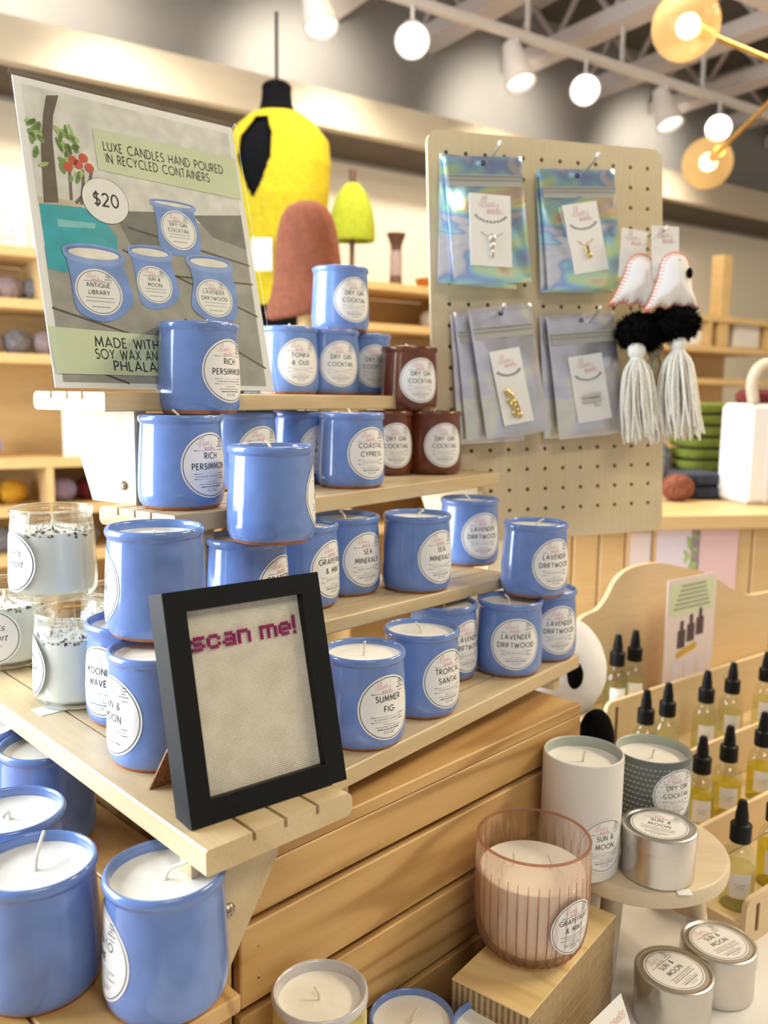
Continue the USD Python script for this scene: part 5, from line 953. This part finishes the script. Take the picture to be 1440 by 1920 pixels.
lay_ = [(.32, [(.50, 2), (.58, 0), (.67, 1), (.76, 2), (.86, 0)], 'shelf level with the poster pots'), (.13, [(.50, 0), (.60, 1), (.70, 0), (.80, 0), (.9, 1)], 'shelf beside the lower poster edge'), (-.245, [(.40, 2), (.48, 3)], 'board above the yarn cubby'),
        (-.42, [(.46, 4), (.56, 4), (.74, 3), (.84, 5), (.92, 3), (.985, 1), (1.06, 5), (1.15, 5)], 'yarn cubby left of the white leg'), (-.60, [(.42, 6), (.53, 1), (.82, 1), (1.03, 2), (1.13, 1), (1.22, 0)], 'cubby behind the glass candles'), (-.95, [(.62, 2), (.8, 1), (1.0, 2), (1.12, 0)], 'lowest visible shelf at left'),
        (.32, [(1.60, 7), (1.80, 2), (2.47, 2), (2.60, 0), (2.72, 7)], 'shelf right of the top blue pot'), (.13, [(1.5, 5), (1.75, 1), (2.35, 5), (2.50, 2), (2.64, 0)], 'shelf behind the brown pots')]
for z, its, where in lay_:
    for k, (u, c) in enumerate(its):
        m_ = cols[c]; loc = rm(u, 3.42, z); lb = f'{cname[m_]} yarn ball, {["first", "second", "third", "fourth", "fifth", "sixth", "seventh", "eighth"][k]} from left on the {where}'
        if m_ in proto: copy_of(proto[m_], 'yarn_ball', lb, loc, u*7)
        else: proto[m_] = yarn('yarn_ball', lb, loc, .052, m_, 'yarn balls on the wall shelves', c+20)
def sign_board(name, label, cat, u, l, z, w, h, m_, prints=()):
    t = thing(name, label, cat, rm(u, l, z), axes=(WU, WL, (0, 0, 1))); part(t, 'card', xf(extrude(sbox(0, 0, w, h), .003), stand_up, (0, 0, 0)), m_)
    for nm, shp, pm in prints: part(t, nm, xf(trimesh.Trimesh(*lay(flat(shp), 0), process=False), stand_up, (0, -.0035, 0)), pm)
sign_board('shop_card', 'white standing card with a small brown picture on the left shelf', 'card sign', .735, 3.36, -.2449, .200, .195, 'white_paper', [('printed_picture', sbox(.06, .135, .14, .175), 'mauve_yarn')])
for k in range(5):
    rg = np.random.default_rng(70+k); sign_board('greeting_card', f'white greeting card with pink flowers, {hdn[k]} from left on the top left shelf', 'card', .42+k*.115, 3.35+.02*(k % 2), .5001, .105, .30-.02*k, 'white_paper', [('printed_flowers', unary_union([Point(rg.uniform(.02, .085), rg.uniform(.03, .2)).buffer(.012, quad_segs=3) for q in range(5)]), 'pink_paper')])
sign_board('wall_notice', 'pale blank notice on the cream back wall at right', 'notice', 4.20, WO-.002, .50, .36, .34, 'pink_wash')
# yellow vest on a black torso
def torso(zs, rx, ry, n=48): 
    a = np.linspace(0, 2*np.pi, n, endpoint=False); V = np.concatenate([np.stack([x*np.cos(a), y*np.sin(a), np.full(n, z)], 1) for z, x, y in zip(zs, rx, ry)]); F = []
    for i in range(len(zs)-1):
        for j in range(n): j2 = (j+1) % n; F += [(i*n+j, i*n+j2, (i+1)*n+j2), (i*n+j, (i+1)*n+j2, (i+1)*n+j)]
    return V, np.array(F)
mq = thing('mannequin', 'black dress form on a pole standing behind the poster', 'mannequin', (-.405, 3.22, ZC-.085), math.radians(-4))
zs = np.array([-.22, -.10, .05, .25, .45, .62, .78, .90, .98, 1.04, 1.08, 1.115, 1.16]); rx = np.array([.12, .150, .165, .150, .130, .150, .172, .180, .172, .125, .068, .056, .052]); ry = rx*np.array([.9, .85, .8, .78, .78, .76, .74, .66, .58, .6, .85, .95, 1])
Vt, Ft = torso(zs, rx, ry); part(mq, 'torso', cat_m([(Vt, Ft), ball((0, 0, 1.165), .054, 2, (1, 1, .5))]), 'black_cloth', True); part(mq, 'pole', tube([(0, 0, -ZC+.105), (0, 0, -.2)], .018, 10), 'steel', True); part(mq, 'foot', lathe([(0, -ZC+.085), (.17, -ZC+.085), (.17, -ZC+.097), (.02, -ZC+.107), (0, -ZC+.107)], 32), 'steel', 30); part(mq, 'neck_cord', tube([(0, 0, 1.18), (0, 0, 1.42)], .006, 6), 'black_cloth'); 
zv = np.linspace(.42, 1.075, 100); rvx, rvy = np.interp(zv, zs, rx)+.016, np.interp(zv, zs, ry)+.016; Vv, Fv = torso(zv, rvx, rvy, 200); ce = Vv[Fv].mean(1); az = np.degrees(np.arctan2(ce[:, 1], ce[:, 0])); f0 = -113.0
hw = np.interp(ce[:, 2], [.76, .80, .90, .98, 1.04], [0, 10, 25, 27, 16]); keep = ~((np.abs((az-f0+180) % 360-180) < hw) & (ce[:, 2] > .76) & (ce[:, 2] < 1.05))
for s_ in (158,): keep &= ~((np.abs((az-s_+180) % 360-180) < 20) & (ce[:, 2] > .80) & (ce[:, 2] < .99))
vest = trimesh.Trimesh(Vv, Fv[keep], process=False); vest.remove_unreferenced_vertices(); vb = vest.copy(); vb.vertices = vb.vertices*[.985, .985, 1]; vb.invert()
vt = thing('knit_vest', 'yellow knitted vest with a deep neckline on the black dress form', 'vest', (-.405, 3.22, ZC-.085), math.radians(-4)); part(vt, 'knit_body', cat_m([vest, vb]), 'yellow_knit', True); part(vt, 'hem_rib', trimesh.Trimesh(*torso([.40, .405, .435, .44], [rvx[0]-.004, rvx[0]+.002, rvx[0]+.002, rvx[0]-.004], [rvy[0]-.004, rvy[0]+.002, rvy[0]+.002, rvy[0]-.004], 96), process=False), 'yellow_knit', True); part(vt, 'price_tag', xf(bx(-.035, .035, -.001, .001, -.055, .055), np.eye(3), (-.02, -.168, .565)), 'pink_wash')
# rust hat on a wooden stand
hx, hy = -.206, 2.28
hs_ = thing('hat_stand', 'turned wooden hat stand on the floor under the rust hat', 'hat stand', (hx, hy, 0)); part(hs_, 'base', lathe([(0, 0), (.14, 0), (.14, .02), (.03, .035), (0, .035)], 32), 'shelf_pine', 30); part(hs_, 'pole', tube([(0, 0, .03), (0, 0, 1.60)], .028, 12), 'shelf_pine', True); part(hs_, 'top_knob', ball((0, 0, 1.66), .075, 3, (1, 1, 1.1)), 'shelf_pine', True)
ht = thing('knit_hat', 'rust brown knitted hat on the wooden stand', 'hat', (hx, hy, ZC)); n = 64; a = np.linspace(0, 2*np.pi, n, endpoint=False)
prof_h = [(.0, .492), (.030, .488), (.052, .474), (.066, .450), (.074, .420), (.079, .385), (.083, .345), (.088, .300), (.096, .265), (.104, .245), (.108, .225), (.103, .212), (.092, .208), (.084, .215), (.080, .26), (.074, .33), (.064, .42), (.04, .465), (0, .478)]
hm = lathe([(r, z) for r, z in prof_h][::-1], n); v = hm.vertices; aa = np.arctan2(v[:, 1], v[:, 0]); k = 1+.03*np.sin(aa*2+.6)+.05*np.sin(aa*3+v[:, 2]*9)*np.clip((v[:, 2]-.22)*4, 0, 1); hm.vertices = np.c_[v[:, 0]*k, v[:, 1]*k, v[:, 2]-.02*np.cos(aa+2.6)*np.clip((.40-v[:, 2])*6, 0, 1)]; part(ht, 'knit_shell', hm, 'rust_knit', True)
# small things on the far shelves
gx0 = np.array(rm(2.04, 3.44, .5001)); gs = thing('sweater_form', 'small green knitted cape on a slim dark stand on the shelf', 'knitwear display', tuple(gx0)); part(gs, 'stand', cat_m([lathe([(0, 0), (.05, 0), (.05, .008), (.012, .014), (.012, .42), (.016, .47), (.016, .50), (0, .50)], 24)]), 'cocoa', 30)
part(gs, 'green_cape', trimesh.Trimesh(*torso([.19, .20, .25, .32, .38, .42, .44], [.100, .106, .104, .094, .075, .048, .030], [.070, .075, .072, .065, .055, .042, .028], 40), process=False), 'green_knit', True)
cd_ = thing('candle_holder', 'dark brown flared candle holder on the back shelf', 'candle holder', rm(2.28, 3.44, .5001)); part(cd_, 'holder', lathe([(0, 0), (.038, 0), (.040, .01), (.030, .03), (.026, .10), (.026, .18), (.028, .20), (.045, .245), (.047, .25), (.038, .25), (0, .22)], 32), 'cocoa', 40); part(cd_, 'mauve_band', lathe([(.0266, .05), (.0290, .06), (.0290, .16), (.0266, .17)], 32), 'mauve_yarn', 40)
bw = thing('wooden_bowl', 'orange brown wooden bowl at the back shelf end beside the pegboard', 'bowl', rm(2.48, 3.42, .5001)); part(bw, 'bowl', lathe([(0, 0), (.04, 0), (.075, .03), (.085, .055), (.080, .055), (.06, .02), (0, .012)], 32), 'orange_pot', 40)
fp = thing('flower_pot', 'orange flower pot with a small green plant on the far right shelf', 'potted plant', rm(4.13, 3.42, .3201)); part(fp, 'pot', lathe([(0, 0), (.075, 0), (.098, .16), (.106, .165), (.106, .20), (.095, .20), (.09, .17), (0, .16)], 32), 'orange_pot', 30)
rg = np.random.default_rng(5); part(fp, 'leaves', cat_m([xf(ball((0, 0, 0), .032, 1, (.5, 1, .15)), trimesh.transformations.random_rotation_matrix(rg.random(3))[:3, :3], (rg.uniform(-.06, .06), rg.uniform(-.06, .06), .21+rg.uniform(0, .05))) for q in range(34)]), 'leaf_green', True)
mg = thing('white_jug', 'white jug with a dark lid on the far right shelf', 'jug', rm(4.38, 3.40, .3201)); part(mg, 'jug', lathe([(0, 0), (.06, 0), (.075, .03), (.072, .10), (.05, .14), (0, .14)], 32), 'white_ceramic', 40); part(mg, 'lid', lathe([(0, .175), (.012, .172), (.02, .155), (.045, .1405), (0, .1401)][::-1], 24), 'rubber', 40)
solo('wooden_post', room(4.52, 4.62, 3.30, 3.38, .3205, .86, .006), 'shelf_pine', 'brown wooden post standing on the far right shelf', 'post')
solo('white_box', room(4.72, 4.98, 3.33, 3.55, .3205, .50, .01), 'white_paint', 'white box at the far right end of the shelf', 'box')
